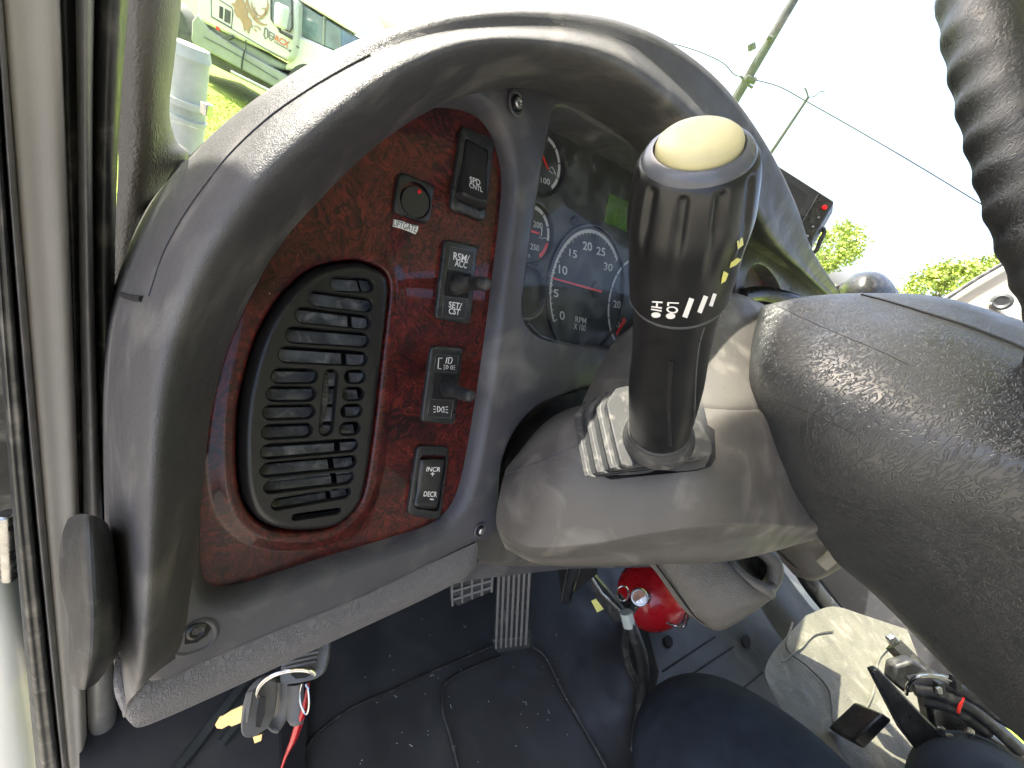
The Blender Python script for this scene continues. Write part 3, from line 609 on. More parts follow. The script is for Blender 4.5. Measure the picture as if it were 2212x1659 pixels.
# instrument cluster
CH = -.026
cl = mk('instrument_cluster', join(face(offs(clus, .004), [], CH)), M['gauge'], db, flat=True)
def fitc(pts):
    P2 = [Vector(UV(x, y, CH)) for x, y in pts]
    # algebraic circle fit
    import numpy as np
    A = np.array([[p.x, p.y, 1] for p in P2]); b = np.array([p.x**2+p.y**2 for p in P2]); q = np.linalg.lstsq(A, b, rcond=None)[0]
    cx, cy = q[0]/2, q[1]/2; return cx, cy, math.sqrt(q[2]+cx*cx+cy*cy)
def arc(cc, r0, r1, a0, a1, h, n=30):
    Vs, Fs = [], []
    for i in range(n+1):
        a = a0+(a1-a0)*i/n; Vs += [W(cc[0]+r0*c(a), cc[1]+r0*s(a), h), W(cc[0]+r1*c(a), cc[1]+r1*s(a), h)]
        if i: Fs.append((2*i-2, 2*i-1, 2*i+1, 2*i))
    return Vs, Fs
def ang(cc, px, py): a = UV(px, py, CH); return math.atan2(a[1]-cc[1], a[0]-cc[0])
def gring(cc, r, mt_, par, h=.003, wdt=.0018, name='gauge_rim', a0=0, a1=2*math.pi):
    Vs, Fs = [], []; prof = [(r-wdt, 0), (r-wdt*.6, h), (r+wdt*.2, h*1.1), (r+wdt, 0)]; n = 60
    for i in range(n+1):
        a = a0+(a1-a0)*i/n
        for rr, hh in prof: Vs.append(W(cc[0]+rr*c(a), cc[1]+rr*s(a), CH+hh))
    for i in range(n):
        for j in range(3): Fs.append((i*4+j, i*4+j+1, i*4+j+5, i*4+j+4))
    return mk(name, (Vs, Fs), mt_, par, ang=60)
mh = mt(CH+.0006)
def unwrap(a0, a1): # go clockwise from a0 down to a1
    while a1 > a0: a1 -= 2*math.pi
    return a0, a1
# tachometer
tc_ = fitc([(1198,693),(1188,657),(1188,621),(1194,587),(1208,552),(1230,519),(1258,503),(1280,503),(1303,513),(1322,538),(1332,562)]); R0 = tc_[2]
a0, a1 = unwrap(ang(tc_, 1198, 693), ang(tc_, 1332, 562))
V_ = []
for i in range(60):
    wdt = .0028 if i > 8 else .0016; b0 = a0+(a1-a0)*(i+.06)/60; b1 = a0+(a1-a0)*(i+.94)/60; V_.append(arc(tc_, R0-wdt*.4, R0+wdt*.75, b0, b1, CH+.0006, 2))
for i in range(31):
    b = a0+(a1-a0)*i/30; l = .0042 if i % 5 == 0 else .0026; V_.append(arc(tc_, R0-l, R0, b-.006, b+.006, CH+.0007, 1))
V_ += [text('0', [(1209,671),(1220,673),(1220,692),(1209,690)], mh), text('5', [(1196,624),(1207,626),(1206,643),(1196,641)], mh), text('10', [(1207,571),(1226,576),(1225,595),(1207,590)], mh), text('15', [(1230,537),(1247,542),(1246,559),(1229,553)], mh), text('20', [(1259,521),(1279,524),(1279,543),(1259,539)], mh), text('25', [(1289,532),(1308,536),(1307,554),(1288,550)], mh), text('30', [(1305,566),(1324,571),(1322,587),(1304,583)], mh), text('RPM', [(1243,683),(1267,687),(1266,700),(1243,696)], mh), text('X 100', [(1240,698),(1266,702),(1264,716),(1239,711)], mh)]
textobj('gauge_scale', V_, M['dimwhite'], cl)
def needle(p0, p1, w0, w1, par=cl, name='needle'):
    a, b = Vector(UV(*p0, CH+.004)), Vector(UV(*p1, CH+.004)); d = (b-a).normalized(); n = Vector((-d.y, d.x))
    q = [a+n*w0, b+n*w1, b+d*w1*.5, b-n*w1, a-n*w0]; mk(name, prism([W(v.x, v.y, CH+.0045) for v in q], -N*.001), M['needle'], par, flat=True)
needle((1299,630), (1194,601), .0011, .0006); hc = UV(1286,626,CH)
mk('needle_hub', lathe(W(*hc, CH+.0006), N, [(0,.0085),(.002,.008),(.0025,.006),(.0026,.0001)], 28), M['gauge'], cl)
gring(tc_, R0+.0065, M['blackgloss'], cl, h=.002, wdt=.0014)
# speedometer (mostly hidden)
sc_ = fitc([(1342,579),(1322,621),(1315,654),(1314,688),(1322,721)])
sc_ = (sc_[0], sc_[1], sc_[2]) if sc_[2] < .09 else (UV(1322,660,CH)[0]+.058, UV(1322,660,CH)[1], .058)
V_ = [arc(sc_, sc_[2]-.001, sc_[2]+.002, math.pi*(1.32-.1*i)-.012, math.pi*(1.22-.1*i)+.012, CH+.0006, 8) for i in range(9)]
V_ += [text('20', [(1325,648),(1341,651),(1341,667),(1325,664)], mh), text('0', [(1330,694),(1339,696),(1339,708),(1330,706)], mh)]
textobj('gauge_scale', V_, M['dimwhite'], cl)
needle((1350,690), (1332,722), .003, .0014)
# oil pressure gauge
oc = fitc([(1182,297),(1197,319),(1207,345),(1207,374),(1190,407)]); b0, b1 = unwrap(ang(oc,1182,297), ang(oc,1190,407))
V_ = [arc(oc, oc[2]-.002, oc[2]+.001, b0+(b1-b0)*(i+.05)/4, b0+(b1-b0)*(i+.95)/4, CH+.0006, 8) for i in range(4)]
V_ += [text('100', [(1168,382),(1188,387),(1188,400),(1168,395)], mh), stroke([(1187,364),(1192,360),(1199,372),(1193,375),(1186,368)], 1.6, mh), stroke([(1199,372),(1200,378)], 1.6, mh)]
textobj('gauge_scale', V_, M['dimwhite'], cl); needle((1171,335), (1184,365), .001, .0007); gring(oc, oc[2]+.0042, M['blackgloss'], cl)
# coolant gauge
wc_ = fitc([(1154,446),(1176,472),(1184,501),(1183,525),(1164,554)]); b0, b1 = unwrap(ang(wc_,1154,446), ang(wc_,1183,522)); b2, b3 = unwrap(ang(wc_,1183,527), ang(wc_,1164,554))
textobj('gauge_scale', [arc(wc_, wc_[2]-.002, wc_[2]+.001, b0+(b1-b0)*(i+.05)/3, b0+(b1-b0)*(i+.95)/3, CH+.0006, 8) for i in range(3)]+[text('200', [(1152,476),(1172,482),(1172,495),(1152,490)], mh), text('250', [(1146,525),(1165,530),(1164,543),(1145,538)], mh), text('ER', [(1140,548),(1146,550),(1145,557),(1139,555)], mh), stroke([(1171,494),(1169,510)], 2.4, mh), stroke([(1163,514),(1167,512),(1171,516),(1176,513),(1180,516)], 1.4, mh)], M['dimwhite'], cl)
textobj('red_zone', [arc(wc_, wc_[2]-.0022, wc_[2]+.0012, b2, b3, CH+.0006, 8)], M['red'], cl); needle((1146,499), (1164,504), .001, .0007); gring(wc_, wc_[2]+.0042, M['blackgloss'], cl)
fc = (UV(1135,632,CH)[0], UV(1135,632,CH)[1]); fr_ = (Vector(UV(1173,640,CH))-Vector(fc)).length; gring(fc, fr_, M['ring'], cl, h=.004, wdt=.0016)
mk('lcd_screen', prism([PH(x, y, CH+.0006) for x, y in ((1316,418),(1400,455),(1394,520),(1304,479))], N*.0004), M['lcd'], cl, flat=True)
mk('reset_button', lathe(PH(1237,476,CH), N, [(0,.0042),(.004,.004),(.0046,.0034),(.0046,.0001)], 24), M['black'], cl)
for q, hh in (([(1187,262),(1300,290),(1420,360),(1420,372),(1300,303),(1184,273)], .004), ([(1206,236),(1250,244),(1330,280),(1420,335),(1420,344),(1330,290),(1250,253),(1205,243)], .010)):
    mk('cluster_trim', prism([PH(x, y, CH+hh) for x, y in q], N*.002), M['ring'], cl, bevel=.0006)
mk('cluster_shade', prism([PH(x, y, CH+.002) for x, y in ((1202,240),(1330,285),(1440,350),(1440,400),(1300,296),(1186,264))], N*.002), M['black'], cl)
mk('cluster_lens', face(offs(clus, .0005), [], .0), M['lens'], cl, flat=True)
mk('lens_edge', tube([PH(x, y, .003) for x, y in ((1142,700),(1168,727),(1212,741),(1262,748),(1320,755))], .0011, 8), M['ring'], cl)

# ================================================================ STEERING COLUMN
def pg(rows): return [[P(*p) for p in r] for r in rows]
co = thing('steering_column', 'taupe plastic steering column shroud behind the black stalk', 'steering column', P(1400,1000,.32))
low = [[(1140,980,.48),(1220,900,.46),(1300,880,.44),(1420,870,.42),(1560,900,.42),(1660,900,.45)],
 [(1102,1000,.355),(1178,912,.335),(1272,872,.322),(1400,862,.312),(1548,882,.305),(1660,885,.345)],
 [(1088,1030,.335),(1168,980,.305),(1268,935,.288),(1400,950,.28),(1558,955,.278),(1690,990,.33)],
 [(1080,1065,.325),(1168,1050,.292),(1280,1030,.275),(1420,1030,.266),(1568,1015,.268),(1720,1060,.34)],
 [(1072,1110,.325),(1158,1120,.292),(1280,1110,.275),(1420,1095,.266),(1575,1080,.27),(1745,1110,.345)],
 [(1073,1135,.326),(1146,1168,.295),(1280,1163,.2775),(1420,1140,.268),(1584,1120,.275),(1762,1130,.348)],
 [(1078,1152,.329),(1147,1186,.298),(1280,1179,.281),(1420,1155,.271),(1588,1136,.278),(1766,1140,.351)],
 [(1086,1172,.34),(1150,1203,.315),(1280,1200,.298),(1420,1182,.288),(1592,1160,.295),(1770,1150,.37)],
 [(1100,1185,.365),(1170,1216,.345),(1280,1221,.33),(1420,1219,.325),(1600,1208,.33),(1770,1160,.40)],
 [(1130,1150,.5),(1190,1170,.5),(1290,1170,.48),(1420,1170,.48),(1600,1150,.48),(1740,1120,.5)]]
lvf = patch(pg(low), 7, 6); mk('lower_shroud', lvf, M['shroud'], co, ang=70); lb = bvh(lvf)
up = [[(1400,740,.56),(1480,690,.56),(1570,680,.56),(1680,700,.56),(1700,760,.55)],
 [(1345,722,.41),(1430,664,.405),(1562,631,.42),(1640,652,.44),(1700,690,.46)],
 [(1305,775,.372),(1400,722,.37),(1562,690,.385),(1650,720,.41),(1710,760,.44)],
 [(1278,825,.345),(1390,800,.34),(1556,790,.35),(1655,810,.385),(1712,840,.42)],
 [(1258,872,.325),(1395,860,.308),(1548,884,.302),(1655,890,.345),(1720,900,.40)],
 [(1262,884,.34),(1395,878,.33),(1548,896,.33),(1655,900,.37),(1720,905,.42)]]
uvf = patch(pg(up), 7, 6); mk('upper_shroud', uvf, M['shroud'], co, ang=70)
mk('shroud_seam', tube([p for p in [hit(lb, x, y, 0) for x, y in ((1092,1024),(1120,1014),(1160,1000),(1200,986),(1240,966),(1275,950))] if p], .0007, 6), M['dash'], co)
# collar between shroud and wheel hub
mk('collar', patch(pg([[(1622,900,.40),(1655,960,.39),(1705,1050,.40),(1775,1140,.42)], [(1618,800,.42),(1640,930,.37),(1690,1060,.375),(1770,1165,.40)], [(1642,760,.42),(1662,900,.38),(1720,1050,.38),(1800,1180,.41)], [(1680,740,.5),(1700,880,.5),(1780,1030,.5),(1850,1150,.5)]]), 6, 6), M['dash'], co, ang=70)
# dark inside of the dash opening
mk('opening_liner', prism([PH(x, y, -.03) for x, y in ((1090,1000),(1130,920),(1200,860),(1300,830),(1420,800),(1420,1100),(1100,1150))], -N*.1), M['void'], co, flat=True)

# ---- stalk
sk = thing('control_stalk', 'thick black fluted control stalk with cream end button and wiper markings', 'stalk', P(1428,950,.25))
A0 = P(1508,322,.105); B0 = P(1421,948,.24); L0 = (B0-A0).length; ax_s = (B0-A0).normalized()
def at(t): return A0+ax_s*(L0*t)
def tpar(y):                                    # parameter where the projected axis has this py
    lo, hi = -.3, 1.3
    for _ in range(40):
        m = (lo+hi)/2
        if proj(at(m))[1] < y: lo = m
        else: hi = m
    return lo
e1 = (CAM-at(.4)); e1 = (e1-ax_s*e1.dot(ax_s)).normalized(); e2 = ax_s.cross(e1)
def rad(y, hw):                                 # radius giving half width hw on screen
    p = at(tpar(y)); q0 = proj(p+e2*.01); q1 = proj(p-e2*.01); k = math.hypot(q0[0]-q1[0], q0[1]-q1[1])/2/.01; return hw/k
PR = [(330,120),(345,134),(372,139),(420,140),(470,138),(530,125),(580,118),(605,113),(628,109)]
prof = [(tpar(y)*L0, rad(y, h)) for y, h in PR]
prof = [(prof[0][0]-.0012, prof[0][1]*.93)] + [(d, r) for d, r in prof]
dense = [tuple(v)[:2] for v in smooth([Vector((a, b, 0)) for a, b in prof], 5)]
nd = len(dense)
def flute(i, q):
    f = i/nd; env = max(0, min(1, (f-.20)/.07))*max(0, min(1, (.66-f)/.22)); g_ = abs(((q/(2*math.pi)*11+.3) % 1)-.5)*2
    return 1-.085*env*max(0, 1-(g_/.42)**2)
bvf_ = lathe(A0, ax_s, dense, 132, flute, ref=e1)
mk('grip', bvf_, M['stalk'], sk, ang=60); gb = bvh(bvf_)
r_l = prof[-1][1]; d_l = prof[-1][0]
mk('collar_ring', lathe(A0, ax_s, [(d_l-.0003, r_l*1.0), (d_l+.0006, r_l*1.008), (d_l+.0012, r_l*.99), (d_l+.0012, r_l*.9)], 64, ref=e1), M['ring'], sk)
lowp = [(640,98),(665,95),(700,90),(760,84),(820,82),(870,76),(905,70),(934,65)]
lp_ = [(tpar(y)*L0, rad(y, h)) for y, h in lowp]
ld = [tuple(v)[:2] for v in smooth([Vector((a, b, 0)) for a, b in lp_], 4)]
svf = lathe(A0, ax_s, [(d_l-.001, r_l*.95)]+ld, 64, ref=e1); mk('stem', svf, M['stalk'], sk, ang=60); sb_ = bvh(svf)
for pts, w_, m_ in (([(1450,778),(1446,820),(1444,870),(1446,920),(1449,962)], .0011, 'void'), ([(1522,706),(1512,740),(1505,790),(1502,850),(1500,900),(1494,945)], .0003, 'ring')):
    mk('mould_line', tube([p for p in [hit(sb_, x, y, 0) for x, y in [tuple(v)[:2] for v in smooth([Vector((a, b, 0)) for a, b in pts], 5)]] if p], w_, 6), M[m_], sk)
rr_ = prof[1][1]; d1 = prof[1][0]
bev = [(d1+.0016, rr_*1.06), (d1+.0004, rr_*1.055), (d1-.0008, rr_*1.0), (d1-.0018, rr_*.90), (d1-.0020, rr_*.84), (d1+.0002, rr_*.82)]
mk('end_ring', lathe(A0, ax_s, bev, 72, ref=e1), M['ring'], sk, ang=60)
mk('end_button', lathe(A0, ax_s, [(d1+.001, rr_*.80), (d1-.0026, rr_*.79), (d1-.0034, rr_*.765), (d1-.0042, rr_*.69), (d1-.0048, rr_*.50), (d1-.0050, rr_*.25), (d1-.0050, .0001)], 64, ref=e1), M['cream'], sk, ang=60)
H = hm(gb, .0003)
V_ = [text('HI', [(1432,650),(1430,672),(1407,668),(1410,649)], H, .02), text('LO', [(1467,652),(1464,677),(1439,673),(1442,651)], H, .02), poly(ell(1418,679,10,6), H), poly(ell(1449,681,10,6.5), H)]
def bar(a, b, wd): return stroke([a, ((a[0]+b[0])/2, (a[1]+b[1])/2), b], wd, H)
V_ += [bar((1494,643),(1479,684),11), bar((1524,638),(1510,674),10), bar((1543,633),(1534,660),8)]
textobj('marking', V_, M['white'], sk)
V_ = [poly([(1577,566),(1590,556),(1600,560),(1588,572),(1574,578)], H), poly([(1562,584),(1572,590),(1566,606),(1556,612),(1558,598)], H), poly([(1590,520),(1602,512),(1604,528),(1592,538)], H)]
V_ = [v for v in V_ if None not in v[0]]
if V_: textobj('worn_print', V_, M['yellow'], sk)
# boot
bo = thing('stalk_boot', 'grey ribbed rubber boot round the foot of the black control stalk', 'rubber boot', P(1420,940,.26))
tq = [(1352,836,.272),(1503,848,.277),(1518,858,.276),(1524,880,.272),(1536,968,.254),(1534,982,.250),(1520,990,.247),(1405,1006,.237),(1362,1011,.232),(1346,1006,.231),(1338,992,.233),(1316,885,.252),(1315,862,.257),(1326,845,.263)]
T = [P(*q) for q in tq]; cc = sum(T, Vector())/len(T); nb = (T[4]-T[0]).cross(T[8]-T[0]).normalized(); nb = nb if nb.dot(CAM-cc) > 0 else -nb
T = [p-nb*(p-cc).dot(nb) for p in T]
step = (P(1247,905,.262)-P(1316,885,.252))/3.0
mk('boot_top', prism(smooth(T, 2, True), -nb*.003-step*.1), M['boot'], bo, bevel=.0008)
for k in range(3):
    d = step*(k+.55)-nb*.0016*(k+1); mk('boot_rib', prism([p+d for p in smooth(T, 2, True)], step*.38), M['boot'], bo, bevel=.0006)
mk('boot_core', prism([p+(cc-p)*.05-nb*.002 for p in smooth(T, 2, True)], step*2.7-nb*.004), M['rubber'], bo)
pe_ = at(tpar(934)); r = lp_[-1][1]
mk('boot_neck', lathe(pe_, ax_s, [(-.007, r*1.0), (-.006, r*1.06), (-.0045, r*1.075), (-.004, r*1.05), (-.002, r*1.11), (-.0008, r*1.14), (-.0002, r*1.12), (.0012, r*1.18), (.003, r*1.21), (.006, r*1.25)], 64, ref=e1), M['boot'], bo, ang=25)
q_ = [hit(lb, x, y, .0012) for x, y in ((1292,1018),(1304,1030),(1320,1036),(1400,1028),(1503,1017),(1532,1008),(1543,990),(1541,930),(1530,860),(1500,900),(1400,940),(1330,990))]
mk('mounting_slot', ([p for p in q_ if p], [tuple(range(len([p for p in q_ if p])))]), M['void'], bo, flat=True)

# ================================================================ STEERING WHEEL
sw = thing('steering_wheel', 'large black leather grained steering wheel with finger grip rim and wide hub pad', 'steering wheel', P(2100,950,.25))
hub = [[(1720,760,.56),(1800,720,.54),(1900,700,.52),(2050,700,.50),(2300,760,.46)],
 [(1662,664,.405),(1760,641,.40),(1900,634,.385),(2050,645,.36),(2300,722,.32)],
 [(1636,700,.375),(1740,690,.345),(1900,690,.315),(2070,712,.29),(2310,800,.26)],
 [(1621,790,.352),(1720,790,.31),(1880,806,.278),(2070,838,.252),(2320,900,.225)],
 [(1632,880,.345),(1730,896,.298),(1890,925,.262),(2070,955,.235),(2330,1010,.208)],
 [(1652,980,.35),(1760,1008,.30),(1900,1040,.265),(2080,1075,.238),(2330,1140,.21)],
 [(1700,1085,.365),(1800,1115,.32),(1940,1160,.285),(2110,1210,.255),(2330,1300,.222)],
 [(1775,1170,.385),(1860,1210,.345),(1990,1285,.31),(2140,1380,.275),(2330,1490,.24)],
 [(1815,1220,.42),(1905,1300,.40),(2050,1450,.36),(2170,1562,.325),(2330,1720,.28)],
 [(1830,1190,.52),(1930,1260,.50),(2070,1390,.47),(2190,1500,.44),(2330,1640,.40)]]
for r in hub: r.insert(0, (r[0][0]+18, r[0][1]+6, r[0][2]+.06))
hvf = patch(pg(hub), 8, 7); mk('hub_pad', hvf, M['hub'], sw, ang=80); hub_b = bvh(hvf)
for pts, w_ in (([(1862,637),(1930,655),(2010,680),(2090,706),(2190,745),(2240,770)], .0014), ([(1677,660),(1740,690),(1820,725),(1900,758),(1962,788)], .0003), ([(1672,862),(1720,880),(1780,905),(1850,940)], .0003)):
    q = [tuple(v)[:2] for v in smooth([Vector((a, b, 0)) for a, b in pts], 6)]; L_ = [p for p in [hit(hub_b, x, y, 0) for x, y in q] if p]
    if len(L_) > 2: mk('pad_seam', tube(L_, w_, 6), M['rim'], sw)
rp = [P(*q) for q in ((2060,-420,.30),(2085,-160,.245),(2116,30,.215),(2156,190,.20),(2202,350,.19),(2250,490,.183),(2312,630,.178),(2385,800,.176),(2475,980,.176),(2600,1200,.18))]
rpd = smooth(rp, 26); nr = len(rpd)-1
left = -ax                                     # finger bumps face the camera's left
def bump_(f, q): return 1
Vr, Fr = [], []; n = 24; pr = None; acc = 0
for i, p in enumerate(rpd):
    t = (rpd[min(i+1, nr)]-rpd[max(i-1, 0)]).normalized(); a = (left-t*left.dot(t)).normalized(); b = t.cross(a)
    if i: acc += (p-rpd[i-1]).length
    ph = .5+.5*c(2*math.pi*proj(p)[1]/75.0+.9) if True else 0
    for k in range(n):
        q = 2*math.pi*k/n; w_ = max(0, c(q-.2))**3; r = .0142*(1+.14*w_*(ph**1.3)-.03*w_); Vr.append(p+a*(c(q)*r)+b*(s(q)*r))
for i in range(nr):
    for k in range(n): l = (k+1)%n; Fr.append((i*n+k, i*n+l, (i+1)*n+l, (i+1)*n+k))
mk('rim', (Vr, Fr), M['rim'], sw, ang=80)
mk('spoke', patch(pg([[(2200,820,.30),(2260,880,.30),(2330,960,.30)], [(2230,700,.21),(2300,800,.20),(2380,900,.19)], [(2280,680,.2),(2380,820,.19),(2480,980,.18)], [(2330,1000,.21),(2400,1100,.2),(2500,1200,.19)]]), 5, 5), M['rim'], sw)

# ================================================================ DOOR FRAME, PILLAR
df = thing('door_frame', 'grey taupe door frame with black rubber weather seals left of the dashboard', 'door frame', PY(150,1500,.27))
def strip(name, cols, m_, ang_=70):           # cols: (x at y=-80, x at 840, x at 1760, forward distance)
    rows = []
    for t, yy in ((-.2,-260), (0,0), (.25,420), (.506,840), (.75,1250), (1,1659), (1.2,1950)):
        r = []
        for x0, x1, x2, f in cols:
            # quadratic through three
            u = yy/840.; L0_ = (u-1)*(u-1.975)/(1.975); L1 = u*(u-1.975)/(1*(1-1.975)); L2 = u*(u-1)/(1.975*.975)
            r.append(PY(x0*L0_+x1*L1+x2*L2, yy, f))
        rows.append(r)
    return mk(name, patch(rows, 5, 4), m_, df, ang=ang_)
strip('outer_seal', [(-45,6,78,.34), (-40,8,86,.27), (-28,26,108,.262), (-14,46,128,.268), (-10,54,134,.32)], M['seal'])
strip('edge_bead', [(-12,50,130,.30), (-9,54,134,.266), (-3,62,139,.262), (4,72,146,.266), (6,74,148,.272)], M['ridge'])
strip('jamb_face', [(0,66,142,.285), (6,76,149,.268), (60,115,166,.268), (120,154,180,.270), (130,162,190,.285)], M['trim'])
strip('groove', [(122,156,184,.30), (140,166,190,.295), (168,180,198,.30)], M['seal'])
strip('inner_bead', [(160,172,190,.31), (168,180,196,.285), (184,194,226,.278), (198,206,258,.285), (206,212,266,.31)], M['ridge'])
strip('inner_seal', [(196,200,252,.33), (206,208,262,.305), (238,228,285,.297), (268,246,312,.305), (278,252,330,.345)], M['seal'])
pl_ = thing('windshield_pillar', 'beige grained vinyl pillar trim between the door seal and the window', 'pillar', PY(320,500,.42))
mk('trim_cover', patch([[PY(x, y, f) for x, y, f in r] for r in ([(250,-260,.40),(300,-260,.392),(360,-260,.40),(400,-260,.43),(410,-260,.50)], [(255,0,.40),(300,0,.392),(355,0,.40),(384,0,.43),(392,0,.50)], [(255,120,.40),(300,120,.392),(345,120,.40),(370,120,.43),(378,120,.50)], [(255,230,.40),(298,230,.392),(338,230,.40),(360,235,.43),(366,238,.50)], [(255,310,.40),(298,310,.392),(338,312,.40),(374,308,.43),(380,302,.50)], [(255,380,.40),(290,380,.392),(335,370,.40),(400,345,.43),(408,338,.50)], [(250,470,.40),(278,470,.395),(310,470,.40),(350,450,.43),(380,420,.50)], [(245,640,.40),(262,640,.40),(275,640,.41),(295,640,.45),(320,600,.50)])], 6, 6), M['pillar'], pl_, ang=70)
mk('kick_cover', prism([PY(x, y, .46) for x, y in ((200,560),(330,560),(420,420),(420,1400),(500,1700),(640,2100),(300,2100),(240,1200))], Vector((0,.02,0))), M['void'], pl_, flat=True)
mk('dash_cable', tube(smooth([P(*q) for q in ((275,600,.30),(300,520,.31),(330,440,.32),(360,375,.33),(385,345,.34),(402,338,.36),(420,345,.40))], 6), .0035, 10), M['rubber'], pl_)
mk('dash_cable', tube(smooth([P(*q) for q in ((290,590,.29),(320,500,.30),(352,430,.31),(382,375,.32),(400,352,.33))], 6), .0028, 10), M['rubber'], pl_)
# black handle
hd = [[(146,1122,.170),(158,1114,.160),(180,1110,.152),(214,1118,.156),(234,1134,.168)], [(132,1165,.170),(150,1160,.158),(181,1158,.149),(220,1162,.153),(247,1176,.168)], [(129,1250,.170),(150,1250,.157),(185,1250,.147),(226,1250,.151),(256,1258,.168)],
  [(146,1340,.170),(163,1340,.157),(190,1340,.147),(229,1342,.152),(261,1348,.168)], [(148,1425,.170),(163,1428,.158),(186,1430,.149),(222,1424,.154),(252,1415,.168)], [(156,1478,.172),(165,1486,.162),(181,1490,.155),(200,1482,.160),(214,1470,.17)]]
hd = [[(r[0][0]+10, r[0][1], .2)]+r+[(r[-1][0]-8, r[-1][1], .2)] for r in hd]
mk('door_handle', patch([[P(x, y, z*1.05) for x, y, z in r] for r in hd], 6, 7), M['rubber'], None, 'black moulded rubber handle standing beside the lower left dashboard corner', 'handle', ang=28)
# outside body seen past the seal
ob = thing('white_fender', 'white painted body panel with a small metal hinge outside the door seal', 'body panel', PY(30,1500,.5))
mk('panel', patch([[PY(x, y, f) for x, y, f in r] for r in ([(-200,1060,.50),(-60,1090,.47),(20,1130,.46),(40,1230,.50)], [(-200,1150,.45),(-60,1190,.42),(24,1250,.42),(50,1300,.46)], [(-200,1400,.43),(-60,1430,.40),(50,1440,.40),(100,1450,.46)], [(-200,1659,.42),(-60,1659,.39),(70,1659,.39),(130,1659,.46)], [(-200,1950,.42),(-60,1950,.39),(90,1950,.39),(160,1950,.46)])], 6, 6), M['whitepaint'], ob)
mk('hinge', join(box(PY(6,1180,.38), Vector((1,0,0)), Vector((0,1,0)), Vector((0,0,1)), .012, .01, .03), cyl(PY(14,1110,.37), PY(20,1250,.37), .006)), M['steel'], ob, bevel=.002)
mk('black_gap', prism([PY(x, y, .44) for x, y in ((-200,-300),(30,-300),(60,840),(60,1180),(20,1130),(-200,1050))], Vector((0,.02,0))), M['seal'], ob, flat=True)
# glass
gl = thing('windshield', 'large clear windshield with faint dust above the dashboard', 'windshield', (.9,1.1,CAM.z-.1))
mk('pane', ([Vector((-.6,1.15,CAM.z-.3)), Vector((3.6,1.15,CAM.z-.3)), Vector((3.6,.45,CAM.z+1.6)), Vector((-.6,.45,CAM.z+1.6))], [(0,1,2,3)]), M['glass'], gl, flat=True, solid=.005)
# unseen cab roof (above and behind the camera), put in to block the sun
rf = thing('cab_roof', 'pale cab roof lining above the seats', 'roof', (.9,0,CAM.z+.95))
mk('roof_panel', box(Vector((.62,-.50,CAM.z+.98)), Vector((1,0,0)), Vector((0,1,0)), Vector((0,0,1)), .98, 1.10, .03), M['roof'], rf, flat=True)
mk('hub_shade', box(Vector((-.03,.70,CAM.z+.985)), Vector((1,0,0)), Vector((0,1,0)), Vector((0,0,1)), .30, .098, .012), M['roof'], rf, bevel=.005)  # unseen overhang added to keep sun off the wheel hub
mk('rear_wall', box(Vector((.9,-1.6,CAM.z+.1)), Vector((1,0,0)), Vector((0,1,0)), Vector((0,0,1)), 1.3, .03, .9), M['roof'], rf, flat=True)

# ================================================================ UNDER THE DASH
# pedals
def quadP(q): return [P(*p) for p in q]
ac = thing('accelerator_pedal', 'long narrow black accelerator pedal with lengthwise ribs standing on the floor', 'pedal', P(1100,1400,.80))
q = quadP([(1073,1222,.70),(1150,1222,.70),(1141,1390,.775),(1066,1400,.775)]); nn = (q[1]-q[0]).cross(q[2]-q[0]).normalized(); nn = nn if nn.dot(CAM-q[0]) > 0 else -nn
mk('pedal_plate', prism(q, -nn*.018), M['rubber'], ac, bevel=.003)
for i in range(7):
    f = (i+.5)/7; a = q[0].lerp(q[1], f); b = q[3].lerp(q[2], f); x = (q[1]-q[0]).normalized()*.0022
    mk('tread_rib', prism([a-x+nn*.003, a+x+nn*.003, b+x+nn*.003, b-x+nn*.003], -nn*.004), M['ridge'], ac, bevel=.001)
mk('pedal_foot', prism(quadP([(1062,1385,.765),(1144,1376,.765),(1150,1400,.79),(1072,1412,.79)]), -nn*.02), M['mat2'], ac, bevel=.004)
br = thing('brake_pedal', 'dusty brake pedal with a square grid tread left of the ribbed pedal', 'pedal', P(1010,1280,.72))
q = quadP([(968,1215,.69),(1070,1200,.69),(1063,1278,.71),(990,1312,.71),(972,1300,.71)]); n2 = (q[1]-q[0]).cross(q[2]-q[0]).normalized(); n2 = n2 if n2.dot(CAM-q[0]) > 0 else -n2
mk('pedal_plate', prism(q, -n2*.015), M['rubber'], br, bevel=.003)
A, B, C_, D_ = P(975,1215,.69), P(1066,1202,.69), P(1062,1276,.71), P(978,1306,.71)
for i in range(5):
    f = i/4; a, b = A.lerp(B, f), D_.lerp(C_, f); mk('tread_rib', tube([a+n2*.002, b+n2*.002], .0022, 8), M['ridge'], br)
    f = (i+.3)/5; a, b = A.lerp(D_, f), B.lerp(C_, f); mk('tread_rib', tube([a+n2*.002, b+n2*.002], .0022, 8), M['ridge'], br)
ch = thing('steering_shaft', 'polished chrome tube slanting down under the steering column', 'shaft', P(1220,1295,.62))
mk('tube', tube([P(1262,1170,.52), P(1240,1225,.56), P(1222,1294,.63)], [.0085,.0085,.0080], 20), M['chrome'], ch)
mk('bracket', prism(quadP([(1200,1180,.60),(1290,1180,.60),(1290,1240,.66),(1215,1300,.68)]), c2w(Vector((0,0,.02)))), M['void'], ch)
